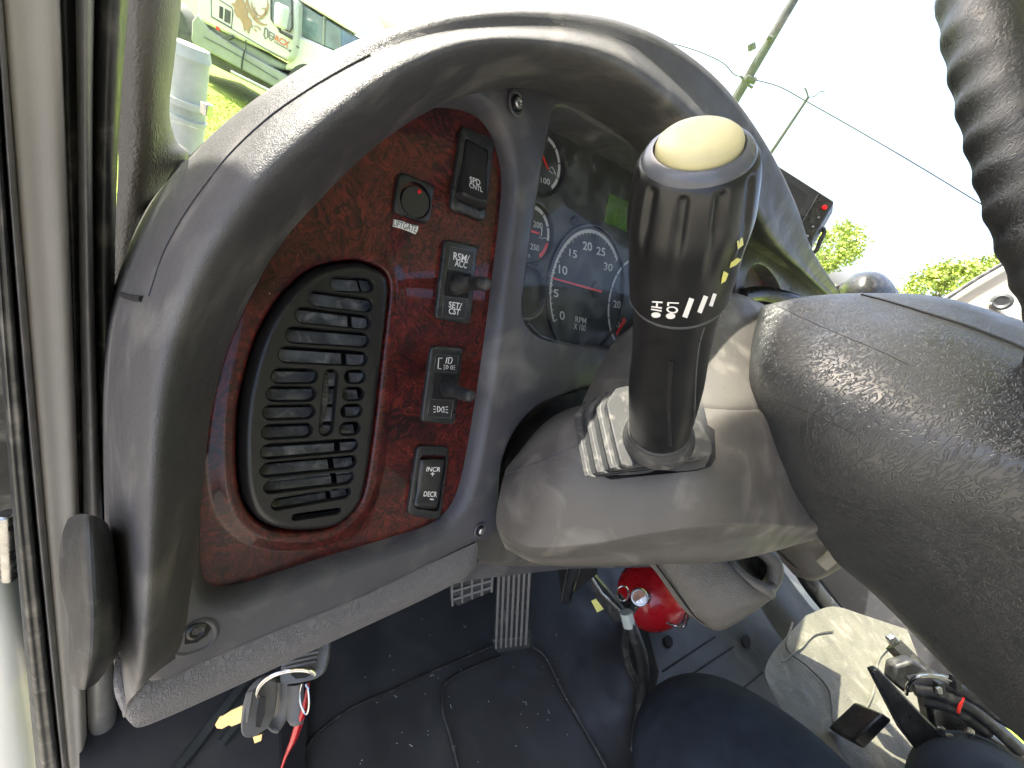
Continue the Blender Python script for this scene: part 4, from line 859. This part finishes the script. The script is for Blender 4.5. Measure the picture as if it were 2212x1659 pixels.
# fire extinguisher
fe = thing('fire_extinguisher', 'red fire extinguisher lying under the dashboard with pressure gauge and black hose', 'fire extinguisher', P(1400,1290,.80))
e0 = P(1395,1288,.80); ea = (P(1480,1262,1.0)-e0).normalized()
mk('cylinder_body', lathe(e0, ea, [(-.030,.012),(-.028,.022),(-.020,.038),(-.006,.054),(.012,.0615),(.03,.063),(.28,.063),(.31,.05)], 40), M['firered'], fe, ang=70)
mk('pressure_gauge', lathe(P(1381,1290,.70), (CAM-P(1381,1290,.70)), [(-.008,.0135),(.003,.0140),(.005,.0130),(.0052,.0115),(.0030,.0110),(.0030,.0001)], 28), M['steel'], fe, ang=30)
mk('gauge_dial', disc(P(1381,1290,.696), ax, ay, .0108, 24), mat('dial_brown', (.30,.17,.12), .4, .5, 120), fe, flat=True)
vb = P(1352,1310,.72)
mk('valve', join(tube(smooth([P(1395,1290,.76), P(1372,1300,.73), P(1355,1325,.715)], 5), .010, 12), cyl(P(1330,1290,.735), P(1362,1330,.715), .011)), M['black'], fe)
mk('lever', prism(quadP([(1264,1238,.70),(1276,1236,.70),(1352,1322,.70),(1345,1345,.71),(1325,1345,.715),(1288,1296,.71)]), c2w(Vector((.004,0,.012)))), M['black'], fe, bevel=.002)
mk('lever', tube([P(1272,1238,.695), P(1300,1282,.695), P(1346,1326,.695)], .0022, 8), M['steel'], fe)
mk('hose_fitting', tube([P(1352,1322,.69), P(1360,1352,.69)], [.010,.0105], 10), M['post'], fe, ang=20)
mk('hose', tube(smooth([P(*q) for q in ((1359,1345,.69),(1372,1375,.69),(1386,1420,.70),(1390,1480,.72),(1383,1540,.73),(1370,1620,.72))], 8), .0098, 14), M['rubber'], fe)
mk('hose', tube(smooth([P(*q) for q in ((1352,1350,.74),(1350,1400,.76),(1362,1450,.77),(1395,1510,.77),(1440,1590,.77))], 8), .006, 12), M['rubber'], fe)
Vr = [P(1345+13*c(a), 1282+16*s(a), .69+.008*s(a)) for a in [2*math.pi*k/24 for k in range(25)]]
mk('pull_ring', tube(Vr, .0016, 8, caps=False), M['steel'], fe)
mk('inspection_tag', prism(quadP([(1277,1298,.715),(1293,1291,.715),(1312,1312,.715),(1290,1323,.715)]), c2w(Vector((0,0,.0008)))), M['yellow'], fe, flat=True)
mk('retaining_clip', tube(smooth([P(*q) for q in ((1440,1345,.74),(1460,1352,.73),(1478,1352,.73),(1486,1336,.72),(1492,1318,.72),(1484,1322,.73),(1474,1345,.74))], 6), .002, 8), M['steel'], fe)
# cup holders
ch1 = thing('cup_holder', 'taupe pull-out cup holder tray with an open rim hanging below the steering column', 'cup holder', P(1540,1300,.50))
d_ = c2w(Vector((.03,.05,.12)))
mk('tray', patch(pg([[(1400,1150,.60),(1480,1150,.58),(1560,1150,.57),(1600,1180,.57)], [(1386,1195,.52),(1440,1190,.50),(1530,1185,.49),(1576,1205,.50)], [(1420,1240,.50),(1480,1240,.478),(1580,1235,.468),(1605,1240,.475)],
  [(1470,1310,.49),(1530,1305,.468),(1610,1285,.458),(1652,1276,.462)], [(1505,1340,.488),(1545,1345,.470),(1620,1312,.460),(1664,1288,.466)], [(1525,1354,.50),(1560,1362,.488),(1625,1325,.478),(1662,1298,.482)], [(1530,1345,.58),(1560,1350,.58),(1620,1318,.57),(1655,1292,.57)]]), 6, 6), M['cup'], ch1, ang=60)
mk('rim', tube(smooth([P(*q) for q in ((1560,1180,.49),(1576,1210,.485),(1590,1232,.475),(1620,1255,.468),(1652,1272,.462),(1664,1284,.466))], 6), .0058, 12), M['cup'], ch1)
mk('rim', tube(smooth([P(*q) for q in ((1630,1180,.50),(1655,1196,.50),(1672,1215,.50),(1674,1240,.50),(1664,1262,.50),(1652,1276,.49))], 6), .0085, 12), M['cup'], ch1)
mk('cup_well', patch(pg([[(1570,1190,.53),(1620,1180,.56),(1668,1200,.52)], [(1590,1230,.53),(1630,1225,.56),(1670,1240,.52)], [(1640,1265,.50),(1650,1262,.52),(1664,1262,.50)]]), 6, 6), M['cup'], ch1)
mk('groove', tube(smooth([P(*q) for q in ((1410,1210,.496),(1440,1250,.488),(1480,1305,.483),(1505,1335,.483),(1535,1352,.481),(1562,1359,.484))], 5), .0011, 6), M['void'], ch1)
ch2 = thing('console_latch', 'small taupe console box with a latch coloured pale for sunlight behind the steering wheel', 'console box', P(1760,1220,.62))
mk('shell', patch(pg([[(1660,1140,.72),(1740,1120,.70),(1850,1120,.68)], [(1672,1190,.66),(1740,1165,.62),(1830,1150,.60)], [(1700,1225,.65),(1755,1225,.61),(1850,1190,.60)], [(1720,1245,.655),(1765,1253,.63),(1840,1215,.62)], [(1730,1240,.74),(1768,1245,.74),(1840,1200,.72)]]), 6, 6), M['cup'], ch2, ang=60)
mk('latch', tube(smooth([P(*q) for q in ((1775,1222,.585),(1795,1205,.58),(1815,1182,.58),(1830,1160,.58))], 4), [.008]*13, 12, flat=.5), M['creamtrim'], ch2)  # paler than the shell: sunlight put into the latch colour
mk('groove', tube(smooth([P(*q) for q in ((1680,1190,.645),(1710,1218,.635),(1740,1236,.625),(1768,1243,.62))], 4), .0012, 6), M['void'], ch2)
# keys
ky = thing('key_bunch', 'bunch of grey-headed keys on a steel ring hanging below the padded dash edge', 'keys', P(640,1440,.42))
def keyhead(px, name='key'):
    q = [P(*p) for p in px]; cn = (q[1]-q[0]).cross(q[2]-q[0]).normalized(); cn = cn if cn.dot(CAM-q[0]) > 0 else -cn
    return q, cn
# main head in the lock
q, cn = keyhead([(640,1372,.44),(700,1368,.44),(710,1400,.435),(700,1450,.43),(672,1470,.425),(618,1478,.42),(604,1470,.42),(606,1440,.425),(618,1400,.435)])
k1 = mk('key_head', prism(smooth(q, 3, True), -cn*.006), M['keyplastic'], ky, bevel=.0012)
for i in range(5):
    x0, y0 = 626-3*i, 1393+i*10.5; mk('ridge', tube([P(x0, y0+7, .4215+.000*i), P(x0+68, y0-7, .429)], .0016, 8), M['keyplastic'], k1)
mk('ring_hole', prism([p+cn*.0004 for p in [P(x, y, .4235) for x, y in ((628,1456),(645,1444),(672,1440),(680,1446),(676,1456),(660,1464),(640,1466))]], cn*.0004), M['void'], k1, flat=True)
ps = [P(*p) for p in ((680,1458,.415),(662,1449,.410),(630,1449,.404),(595,1458,.400),(568,1476,.400),(556,1498,.402),(560,1508,.405),(567,1512,.41))]
mk('split_ring', join(tube(smooth(ps, 6), .0016, 10), tube([p+ay*.002+az*.001 for p in smooth(ps, 6)], .0014, 10)), M['chrome'], ky)
q, cn = keyhead([(556,1480,.405),(580,1470,.41),(600,1478,.42),(594,1540,.42),(578,1572,.41),(546,1594,.405),(524,1590,.40),(522,1560,.40),(532,1510,.40)])
k2 = mk('key_head', prism(smooth(q, 3, True), -cn*.006), M['keyplastic'], ky, bevel=.0012)
mk('slot', prism([P(x, y, .4005) for x, y in ((562,1502),(574,1505),(572,1540),(562,1570),(552,1568),(555,1535))], cn*.0008), M['void'], k2, flat=True)
for i in range(5): mk('ridge', tube([P(545+i*1-i*4, 1492+i*1, .3995), P(534-i*.2, 1560, .3985)], .0007, 6), M['keyplastic'], k2)
mk('key_blade', prism(quadP([(524,1524,.404),(500,1534,.404),(482,1546,.404),(474,1548,.404),(464,1566,.404),(468,1574,.404),(480,1575,.404),(494,1567,.404),(500,1570,.404),(524,1560,.404)]), c2w(Vector((0,0,.002)))), M['brass'], ky, bevel=.0004)
mk('key_blade', prism(quadP([(546,1592,.408),(566,1586,.408),(564,1600,.408),(550,1606,.408)]), c2w(Vector((0,0,.002)))), M['brass'], ky)
for pts, r0 in ((((612,1470,.43),(613,1510,.43),(606,1545,.43),(592,1568,.425),(584,1576,.42)), .0075), (((636,1476,.43),(638,1520,.43),(638,1550,.428),(632,1568,.425)), .009)):
    mk('key_head', tube(smooth([P(*p) for p in pts], 5), [r0]*(5*(len(pts)-1)-2)+[r0*.8, r0*.55, r0*.3], 14, flat=.45, ref=ax), M['keyplastic'], ky)
mk('wire_loop', tube(smooth([P(*p) for p in ((652,1476,.42),(648,1495,.42),(650,1520,.42),(658,1540,.42),(664,1540,.42),(668,1520,.42),(666,1490,.42),(660,1478,.42))], 6), .001, 8), M['chrome'], ky)
mk('red_strap', patch(pg([[(664,1475,.425),(666,1475,.426),(669,1474,.427)], [(652,1530,.425),(657,1530,.424),(662,1530,.427)], [(637,1565,.428),(646,1566,.425),(654,1564,.43)], [(626,1600,.43),(634,1602,.427),(641,1598,.432)], [(612,1640,.435),(615,1642,.434),(618,1640,.437)], [(598,1690,.44),(600,1690,.44),(602,1690,.44)]]), 4, 5), M['firered'], ky, solid=.0008)
# lever assembly between the seats
lv = thing('parking_lever', 'black steel lever bracket with zip-tied cables beside the pale footwell', 'lever', P(1980,1560,.62))
def bar3(pts, w_, name, m_=M['black'], n=10): return mk(name, tube([P(*p) for p in pts], w_, n), m_, lv)
mk('arm', prism(quadP([(1884,1452,.60),(1900,1446,.60),(1990,1540,.60),(2050,1600,.60),(2080,1670,.60),(2020,1670,.60),(1950,1580,.60)]), c2w(Vector((0,0,.012)))), M['black'], lv, bevel=.003)
mk('foot_block', prism(quadP([(1905,1540,.62),(1930,1556,.62),(1868,1620,.63),(1840,1600,.63)]), c2w(Vector((.0,.02,.05)))), M['black'], lv, bevel=.004)
bar3([(1930,1392,.70),(1985,1448,.68),(2020,1490,.66)], .014, 'lever_arm', M['black'], 4)
mk('lever_tip', prism(quadP([(1921,1382,.69),(1934,1374,.69),(1946,1386,.69),(1930,1400,.69)]), c2w(Vector((0,0,.01)))), M['steel'], lv, bevel=.002)
mk('bracket', prism(quadP([(1935,1440,.66),(1975,1428,.66),(2010,1450,.66),(1995,1495,.66),(1958,1500,.66),(1930,1475,.66)]), c2w(Vector((0,0,.02)))), M['rubber'], lv, bevel=.004)
for k, (pts, r) in enumerate(((((1965,1475,.64),(2020,1470,.63),(2090,1500,.62),(2180,1560,.62)), .009), (((1975,1490,.63),(2030,1500,.62),(2110,1540,.61),(2200,1620,.61)), .008), (((1985,1462,.65),(2050,1470,.64),(2120,1510,.63),(2200,1580,.63)), .006), (((1990,1510,.63),(2060,1530,.62),(2130,1580,.62)), .009))):
    mk('cable', tube(smooth([P(*p) for p in pts], 6), r, 12), M['rubber'], lv)
mk('steel_cable', tube(smooth([P(*p) for p in ((1958,1500,.62),(1962,1478,.61),(1985,1462,.60),(2030,1462,.60),(2060,1472,.60))], 6), .0022, 8), M['chrome'], lv)
for x, y in ((2036,1492),(2072,1478)): mk('zip_tie', prism(quadP([(x-8,y-14,.595),(x+6,y-14,.595),(x+8,y+16,.595),(x-6,y+16,.595)]), c2w(Vector((0,0,.01)))), M['black'], lv, bevel=.001)
mk('tie_buckle', prism(quadP([(2024,1488,.59),(2036,1486,.59),(2038,1500,.59),(2026,1502,.59)]), c2w(Vector((0,0,.004)))), M['steel'], lv, bevel=.001)
mk('red_wire', tube(smooth([P(*p) for p in ((2084,1500,.625),(2078,1514,.61),(2072,1530,.605),(2070,1540,.605))], 5), .002, 8), M['red'], lv)
mk('seat_rail', prism(quadP([(2000,1510,.68),(2060,1540,.68),(2230,1640,.68),(2230,1720,.68),(2080,1640,.68),(2010,1560,.68)]), c2w(Vector((0,0,.02)))), M['black'], lv, bevel=.004)
for x, y in ((2030,1576),(2048,1592),(2092,1580)): mk('bolt', lathe(P(x, y, .598), az, [(0,.006),(.003,.006),(.004,.004),(.004,.0001)], 12), M['steel'], lv)
mk('left_header', box(Vector((-.35,-1.3,CAM.z+.80)), Vector((1,0,0)), Vector((0,1,0)), Vector((0,0,1)), .03, 1.0, .2), M['roof'], rf, flat=True)
ct = thing('dash_cowl', 'dark dash top and firewall behind the instrument hood', 'dash panel', (.9,.7,CAM.z-.4))
mk('centre_panel', prism([Vector((.12,.19,CAM.z-.36)), Vector((.42,.10,CAM.z-.34)), Vector((.62,.03,CAM.z-.34)), Vector((1.12,.0,CAM.z-.34)), Vector((1.2,.45,CAM.z-.36)), Vector((.12,.45,CAM.z-.37))], Vector((0,0,-.06))), M['dash'], ct, flat=True)  # added out of view so its shadow covers the floor
mk('top_panel', prism([Vector((-.12,.62,CAM.z-.41)), Vector((.10,.45,CAM.z-.42)), Vector((.10,.25,CAM.z-.42)), Vector((2.1,.25,CAM.z-.42)), Vector((2.1,.80,CAM.z-.38)), Vector((-.12,.80,CAM.z-.41))], Vector((0,0,-.02))), M['dash'], ct, flat=True)
mk('firewall', box(Vector((1.0,.82,CAM.z-.66)), Vector((1,0,0)), Vector((0,1,0)), Vector((0,0,1)), 1.12, .02, .26), M['void'], ct, flat=True)
mk('side_wall', box(Vector((-.13,.72,CAM.z-.62)), Vector((1,0,0)), Vector((0,1,0)), Vector((0,0,1)), .01, .1, .2), M['void'], ct, flat=True)
# person: two knees in navy trousers
pe = thing('person', 'seated person in dark navy trousers, only the knees in view', 'person', P(1700,1900,.35))
def limb(pts, rr):
    Vs_ = smooth([P(*p) for p in pts], 8); rd = [v[0] for v in smooth([Vector((r, 0, 0)) for r in rr], 8)]; return tube(Vs_, rd, 36)
legs = join(limb([(2300,3200,.28),(2050,2500,.34),(1830,2050,.42),(1660,1790,.50),(1545,1660,.56),(1520,1640,.62),(1540,1620,.72),(1560,1600,.84)], [.11,.115,.12,.118,.105,.088,.065,.05]),
            limb([(2500,3000,.30),(2380,2500,.36),(2260,2080,.42),(2160,1830,.50),(2110,1740,.56),(2120,1700,.62),(2150,1690,.72),(2180,1680,.84)], [.085,.088,.085,.078,.070,.064,.055,.05]))
lg = mk('trousers', legs, M['denim'], pe, ang=80)
rm = lg.modifiers.new('r', 'REMESH'); rm.mode = 'VOXEL'; rm.voxel_size = .006; rm.use_smooth_shade = True

# ================================================================ ON THE DASH, RIGHT
mo = thing('dash_monitor', 'small black dash monitor with a red button behind the instrument hood', 'monitor', P(1720,520,.95))
q = quadP([(1640,330,.90),(1803,434,.90),(1752,524,.93),(1600,470,.93)]); mn = c2w(Vector((.02,.01,.03)))
mk('case', prism(q, mn), M['black'], mo, bevel=.004)
mk('screen', prism(quadP([(1660,350,.896),(1768,420,.896),(1735,478,.922),(1640,430,.922)]), c2w(Vector((0,0,.001)))), M['blackgloss'], mo, flat=True)
mk('divider', tube([P(1767,421,.895), P(1733,480,.92)], .0009, 6), M['ring'], mo)
mk('power_button', lathe(P(1780,449,.905), az, [(0,.0045),(.003,.0045),(.0034,.003),(.003,.0001)], 16), M['led'], mo)
for x, y in ((1768,470),(1756,490),(1744,510)): mk('button', lathe(P(x, y, .912), az, [(0,.0025),(.002,.002),(.002,.0001)], 10), M['ring'], mo)
mk('cable', tube(smooth([P(*p) for p in ((1778,492,.94),(1780,505,.94),(1772,520,.94),(1764,540,.95),(1752,548,.96))], 5), .0045, 8), M['rubber'], mo)
po = thing('dash_pod', 'rounded black plastic pod standing on the dash top behind the steering wheel', 'pod', P(1880,640,1.0))
pod = [[(1806,640,1.02),(1830,640,.96),(1880,640,.93),(1930,640,.96),(1945,640,1.02)], [(1812,622,1.02),(1834,618,.96),(1880,618,.93),(1928,620,.96),(1938,625,1.02)], [(1822,612,1.02),(1842,600,.97),(1878,594,.945),(1915,600,.97),(1926,610,1.02)], [(1840,598,1.04),(1852,590,1.0),(1880,586,.985),(1902,590,1.0),(1912,598,1.04)], [(1850,596,1.08),(1862,592,1.07),(1880,590,1.06),(1896,592,1.07),(1904,598,1.08)]]
mk('shell', patch(pg(pod), 6, 6), M['black'], po, ang=80)
mk('base', prism(quadP([(1800,616,1.03),(1835,606,1.03),(1850,650,1.03),(1800,650,1.03)]), c2w(Vector((0,0,.05)))), M['black'], po, bevel=.006)
pc_ = thing('passenger_pillar', 'cream passenger pillar trim with a bolt cap and black window edge', 'pillar', P(2150,640,1.5))
mk('trim_cover', prism(quadP([(2040,650,1.5),(2185,565,1.5),(2400,440,1.45),(2400,800,1.4),(2200,760,1.45)]), c2w(Vector((0,0,.05)))), M['creamtrim'], pc_, bevel=.01)
mk('window_edge', tube([P(2030,655,1.48), P(2110,602,1.48), P(2190,556,1.48), P(2400,430,1.45)], .007, 8), M['rubber'], pc_)
mk('bolt_cap', lathe(P(2164,652,1.46), (CAM-P(2164,652,1.46)), [(0,.028),(.006,.028),(.010,.020),(.004,.012),(.004,.0001)], 24), M['ring'], pc_)
mk('handle_boss', prism(quadP([(2140,655,1.47),(2160,637,1.47),(2215,660,1.47),(2230,700,1.47),(2180,690,1.47)]), c2w(Vector((0,0,.01)))), M['whitepaint'], pc_, bevel=.008)
dt = thing('wiper_lever', 'short black lever tube beside the oval opening right of the instrument hood', 'lever', P(1650,690,.70))
mk('wiper_tube', tube(smooth([P(*p) for p in ((1600,640,.62),(1640,634,.64),(1690,642,.66),(1720,652,.68))], 4), .011, 14), M['black'], dt)

# ================================================================ OUTSIDE
def T3(px, py, d): return PT(px, py, d)
def tprism(pts, d, depth): return prism([PT(x, y, d) for x, y in pts], TF*depth)
D0 = 8.6
tr = thing('parked_truck', 'white sleeper cab truck with bronze lion emblem and RCX lettering beyond the grass', 'truck', PT(520,330,D0))
mk('cab', tprism([(427,-220),(427,27),(436,48),(619,132),(631,123),(640,73),(642,2),(600,-40),(560,-200)], D0, 2.2), M['truckwhite'], tr, bevel=.05)
mk('hood', tprism([(638,72),(741,118),(800,160),(800,240),(700,240),(654,165),(630,150),(612,150),(618,134),(631,124)], D0+.12, 1.9), M['whitepaint'], tr, bevel=.05)
mk('roof_cap', tprism([(600,-60),(641,-3),(745,60),(745,30),(640,-120)], D0+.1, 1.9), M['whitepaint'], tr, bevel=.03)
mk('windshield', tprism([(641,2),(738,62),(738,115),(641,73)], D0+.15, 1.6), M['wglass'], tr, bevel=.02)
mk('windshield_post', tprism([(698,34),(701,36),(700,98),(696,96)], D0+.13, .1), M['truckgrey'], tr)
mk('side_window', tprism([(586,-10),(629,-4),(631,60),(626,68),(592,50),(586,42)], D0-.02, .05), M['wglass'], tr, bevel=.015)
mk('window_frame', tube([PT(x, y, D0-.02) for x, y in ((586,-10),(586,42),(592,50),(626,68),(631,60),(630,-6))], .018, 8), M['truckdark'], tr)
mk('side_mirror', tprism([(592,1),(612,10),(604,60),(589,53)], D0-.35, .2), M['whitepaint'], tr, bevel=.04)
mk('mirror_arm', tube([PT(600,55,D0-.3), PT(606,68,D0-.1), PT(632,82,D0)], .03, 8), M['truckdark'], tr)
for pts in (((456,-30),(456,36),(619,132)), ((468,-4),(500,16),(503,24),(500,60),(458,36)), ((531,86),(531,110))):
    mk('panel_line', tube([PT(x, y, D0-.005) for x, y in pts], .008, 6), M['truckdark'], tr)
for q, n_ in ((((474,12),(482,16),(481,42),(473,38)), 1), (((486,18),(499,25),(497,52),(484,46)), 1)):
    for i in range(4):
        a = [(q[0][0]*(1-f)+q[1][0]*f, q[0][1]*(1-f)+q[1][1]*f) for f in (i/4, i/4+.15)]; b = [(q[3][0]*(1-f)+q[2][0]*f, q[3][1]*(1-f)+q[2][1]*f) for f in (i/4, i/4+.15)]
        mk('vent_slot', tprism([a[0], a[1], b[1], b[0]], D0-.01, .01), M['truckdark'], tr, flat=True)
mk('fuel_tank', tprism([(440,40),(470,60),(619,142),(612,150),(560,140),(440,85)], D0+.12, .5), M['truckgrey'], tr, bevel=.04)
mk('side_fairing', tprism([(427,27),(414,44),(412,86),(416,94),(520,150),(600,192),(612,190),(620,164),(520,108),(450,62)], D0+.02, .7), M['truckgrey'], tr, bevel=.04)
mk('fairing_line', tube([PT(x, y, D0+.01) for x, y in ((528,108),(523,130),(521,150))], .012, 6), M['truckdark'], tr)
mk('fairing_line', tube([PT(x, y, D0+.01) for x, y in ((440,80),(480,100),(540,135),(600,172))], .008, 6), M['truckdark'], tr)
mk('chassis', tprism([(380,70),(412,78),(600,180),(700,235),(700,262),(560,190),(380,100)], D0+.25, 1.5), M['truckdark'], tr)
mk('step_rail', tube([PT(500,155,D0-.02), PT(590,200,D0-.02)], .03, 8), M['post'], tr)
mk('side_light', tprism([(466,56),(471,58),(473,66),(467,64)], D0-.01, .05), M['red'], tr)
mk('door_handle', tprism([(480,79),(500,75),(502,82),(492,86),(480,83)], D0-.06, .05), M['truckdark'], tr)
mk('wheel', lathe(PT(665,205,D0+.1), TF, [(0,.25),(.02,.5),(.05,.52),(.3,.52)], 32), M['truckdark'], tr)
mk('wheel', lathe(PT(360,60,D0+.3), TF, [(0,.25),(.02,.5),(.05,.52),(.3,.52)], 32), M['truckdark'], tr)
tm = lambda x, y: PT(x, y, D0-.012)
textobj('lettering', [text('RCX', [(596,75),(626,91),(622,104),(593,87)], tm, .03)], M['orange'], tr)
textobj('lettering_line', [stroke([(592,90),(604,97),(622,107)], 2, tm), stroke([(624,108),(628,111)], 5, tm), stroke([(572,60),(578,64),(578,80),(573,84),(570,76),(572,60)], 2.5, tm), stroke([(582,68),(592,74),(591,84),(585,88),(581,80),(582,68)], 2.2, tm), stroke([(584,76),(590,80),(586,84)], 2, tm), stroke([(640,99),(646,104)], 4, tm)], M['darkprint'], tr)
# bronze emblem: shaggy head, sweeping crescents
em = [poly([(512,-14),(520,-2),(528,-8),(524,8),(531,4),(530,20),(536,16),(534,34),(541,40),(545,60),(540,58),(536,74),(531,62),(527,68),(524,52),(518,40),(512,37),(505,24),(506,16),(498,8),(508,6)], tm)]
def cres(pts, w0): 
    Vv, Ff = [], []; pts = [tuple(v)[:2] for v in smooth([Vector((a, b, 0)) for a, b in pts], 5)]; n = len(pts)
    for i, p in enumerate(pts):
        a, b = Vector(pts[max(i-1,0)]), Vector(pts[min(i+1,n-1)]); d = (b-a).normalized(); nn_ = Vector((-d.y, d.x))*(w0*math.sin(math.pi*(i+.3)/(n))/2+.3)
        for q in (Vector(p)+nn_, Vector(p)-nn_): Vv.append(tm(q.x, q.y))
    return Vv, [(2*i, 2*i+1, 2*i+3, 2*i+2) for i in range(n-1)]
em += [cres(p, w_) for p, w_ in (([(535,-22),(533,0),(540,24),(553,44),(568,53),(578,52)], 6), ([(577,-2),(578,14),(572,30),(560,40),(548,38)], 5), ([(543,2),(545,18),(553,28),(556,34)], 4), ([(552,14),(548,24),(556,32),(566,34)], 3.5), ([(563,20),(572,18),(574,28),(568,34)], 3), ([(547,30),(552,36),(548,42)], 3), ([(546,56),(556,58),(564,66)], 3), ([(548,62),(554,68)], 3))]
textobj('emblem', em, M['bronze'], tr)
# poles, wires
tp = thing('utility_pole', 'tall weathered grey utility pole leaning across the white sky', 'utility pole', PT(1590,212,16))
b_ = PT(1590,212,16); t_ = PT(1718,-6,16); dr = (t_-b_).normalized()
mk('pole', tube([b_-dr*9, b_, t_, t_+dr*3], [.14,.13,.115,.10], 16), M['pole'], tp)
mk('pole_step', cyl(PT(1658,80,15.8), PT(1668,84,15.8), .06), M['pole'], tp); mk('pole_band', tube([PT(1612,168,15.9), PT(1632,176,15.9)], .09, 8), M['pole'], tp)
mk('pole_band', tube([PT(1600,164,15.9), PT(1614,182,15.9), PT(1626,190,15.9)], .035, 8), M['pole'], tp)
mk('transformer', join(cyl(PT(1623,95,16), PT(1625,108,16), .10), tube([PT(1627,104,16), PT(1650,118,16)], .006, 6)), M['pole'], tp)  # small transformer, with a thin bracket arm added towards the pole
l2 = thing('lamp_post', 'thin distant grey lamp post with two small arms beside the utility pole', 'lamp post', PT(1675,316,30))
mk('post', tube([PT(1650,352,30)-Vector((0,0,6)), PT(1675,316,30), PT(1746,210,30)], [.12,.09,.07], 10), M['wire'], l2)
mk('arm', tube(smooth([PT(1746,210,30), PT(1760,208,30), PT(1770,199,30), PT(1784,196,30)], 4), .03, 6), M['pole'], l2)
mk('arm', tube([PT(1746,210,30), PT(1742,196,30), PT(1738,190,30)], .04, 6), M['pole'], l2)
def wire(pts, d, lab):
    mk('overhead_wire', tube(smooth([PT(x, y, d) for x, y in pts], 5), .016, 6), M['wire'], None, lab, 'wire')
wire([(1380,70),(1420,85),(1500,108),(1560,135),(1585,160),(1606,167)], 16, 'thin overhead wire running left from the utility pole')
wire([(1606,167),(1680,186),(1740,218),(1850,280),(1990,362),(2128,446),(2400,610)], 16, 'thin overhead wire running right from the utility pole to the wheel rim')
# trees
def tree(px, py, d, rx, rz, label, n=4200, lf='leaf'):
    ctr = PT(px, py, d); t = thing('tree', label, 'tree', (ctr.x, ctr.y, 0), 'trees beyond the parking lot')
    mk('trunk', tube([Vector((ctr.x, ctr.y, 0)), Vector((ctr.x+.1, ctr.y, ctr.z*.5)), ctr+Vector((0,0,rz*.3))], [rx*.10, rx*.07, rx*.03], 10), M['bark'], t)
    Vs, Fs = [], []; cl_ = []
    for i in range(46):
        a = random.uniform(0, 6.283); z = random.uniform(-1, 1); r = math.sqrt(1-z*z)*random.uniform(.45, 1)
        cl_.append((ctr+Vector((rx*r*c(a), rx*r*s(a), rz*z*.9)), rx*random.uniform(.16, .34)))
        mk('limb', tube([Vector((ctr.x, ctr.y, ctr.z-rz*.6)), cl_[-1][0]], [rx*.018, rx*.006], 5), M['bark'], t) if i % 5 == 0 else None
    for i in range(n):
        c0, r0 = random.choice(cl_); v = Vector((random.gauss(0,1), random.gauss(0,1), random.gauss(0,1))).normalized()*r0*random.uniform(.3, 1.05)
        p = c0+v; a = Vector((random.gauss(0,1), random.gauss(0,1), random.gauss(0,.6))).normalized(); b = a.cross(Vector((random.gauss(0,1), random.gauss(0,1), random.gauss(0,1)))).normalized(); k = rx*random.uniform(.03, .055); m_ = len(Vs)
        Vs += [p-a*k, p+b*k*.6, p+a*k, p-b*k*.6]; Fs.append((m_, m_+1, m_+2, m_+3))
    mk('crown', (Vs, Fs), M[lf], t, flat=True)
tree(772,98,22,1.1,1.2,'bushy green tree behind the nose of the white truck', 3600)
tree(738,42,24,.45,.6,'thin sparse treetop above the white truck windshield', 420)
tree(1772,570,26,1.9,2.1,'green leafy tree right of the instrument hood below the monitor', 5200, 'leaf2')
tree(2045,640,30,2.4,1.8,'rounded green tree above the steering wheel hub left of the cream pillar', 5200, 'leaf2')
tree(2110,618,34,2.2,2.0,'green tree partly behind the black window edge of the cream pillar', 4200, 'leaf2')
# pale fixture just outside the glass
ps_ = thing('mirror_post', 'pale weathered metal cylinder with a clamp outside the window beside the beige pillar', 'metal post', PT(405,330,1.3))
mk('cylinder', tube(smooth([PT(x, y, 1.5) for x, y in ((408,110),(402,190),(398,270),(392,345),(380,440))], 4), .062, 28), M['post'], ps_)
mk('cap', tube([PT(409,96,1.5), PT(408,122,1.5)], [.058,.066], 28), M['post'], ps_)
mk('clamp', join(tube([PT(401,212,1.49), PT(400,226,1.49)], .066, 24), tube([PT(400,248,1.49), PT(399,256,1.49)], .066, 24)), M['post'], ps_)
mk('clamp_bolt', box(PT(446,236,1.45), TX, TF, Vector((0,0,1)), .014, .014, .02), M['steel'], ps_, bevel=.003)
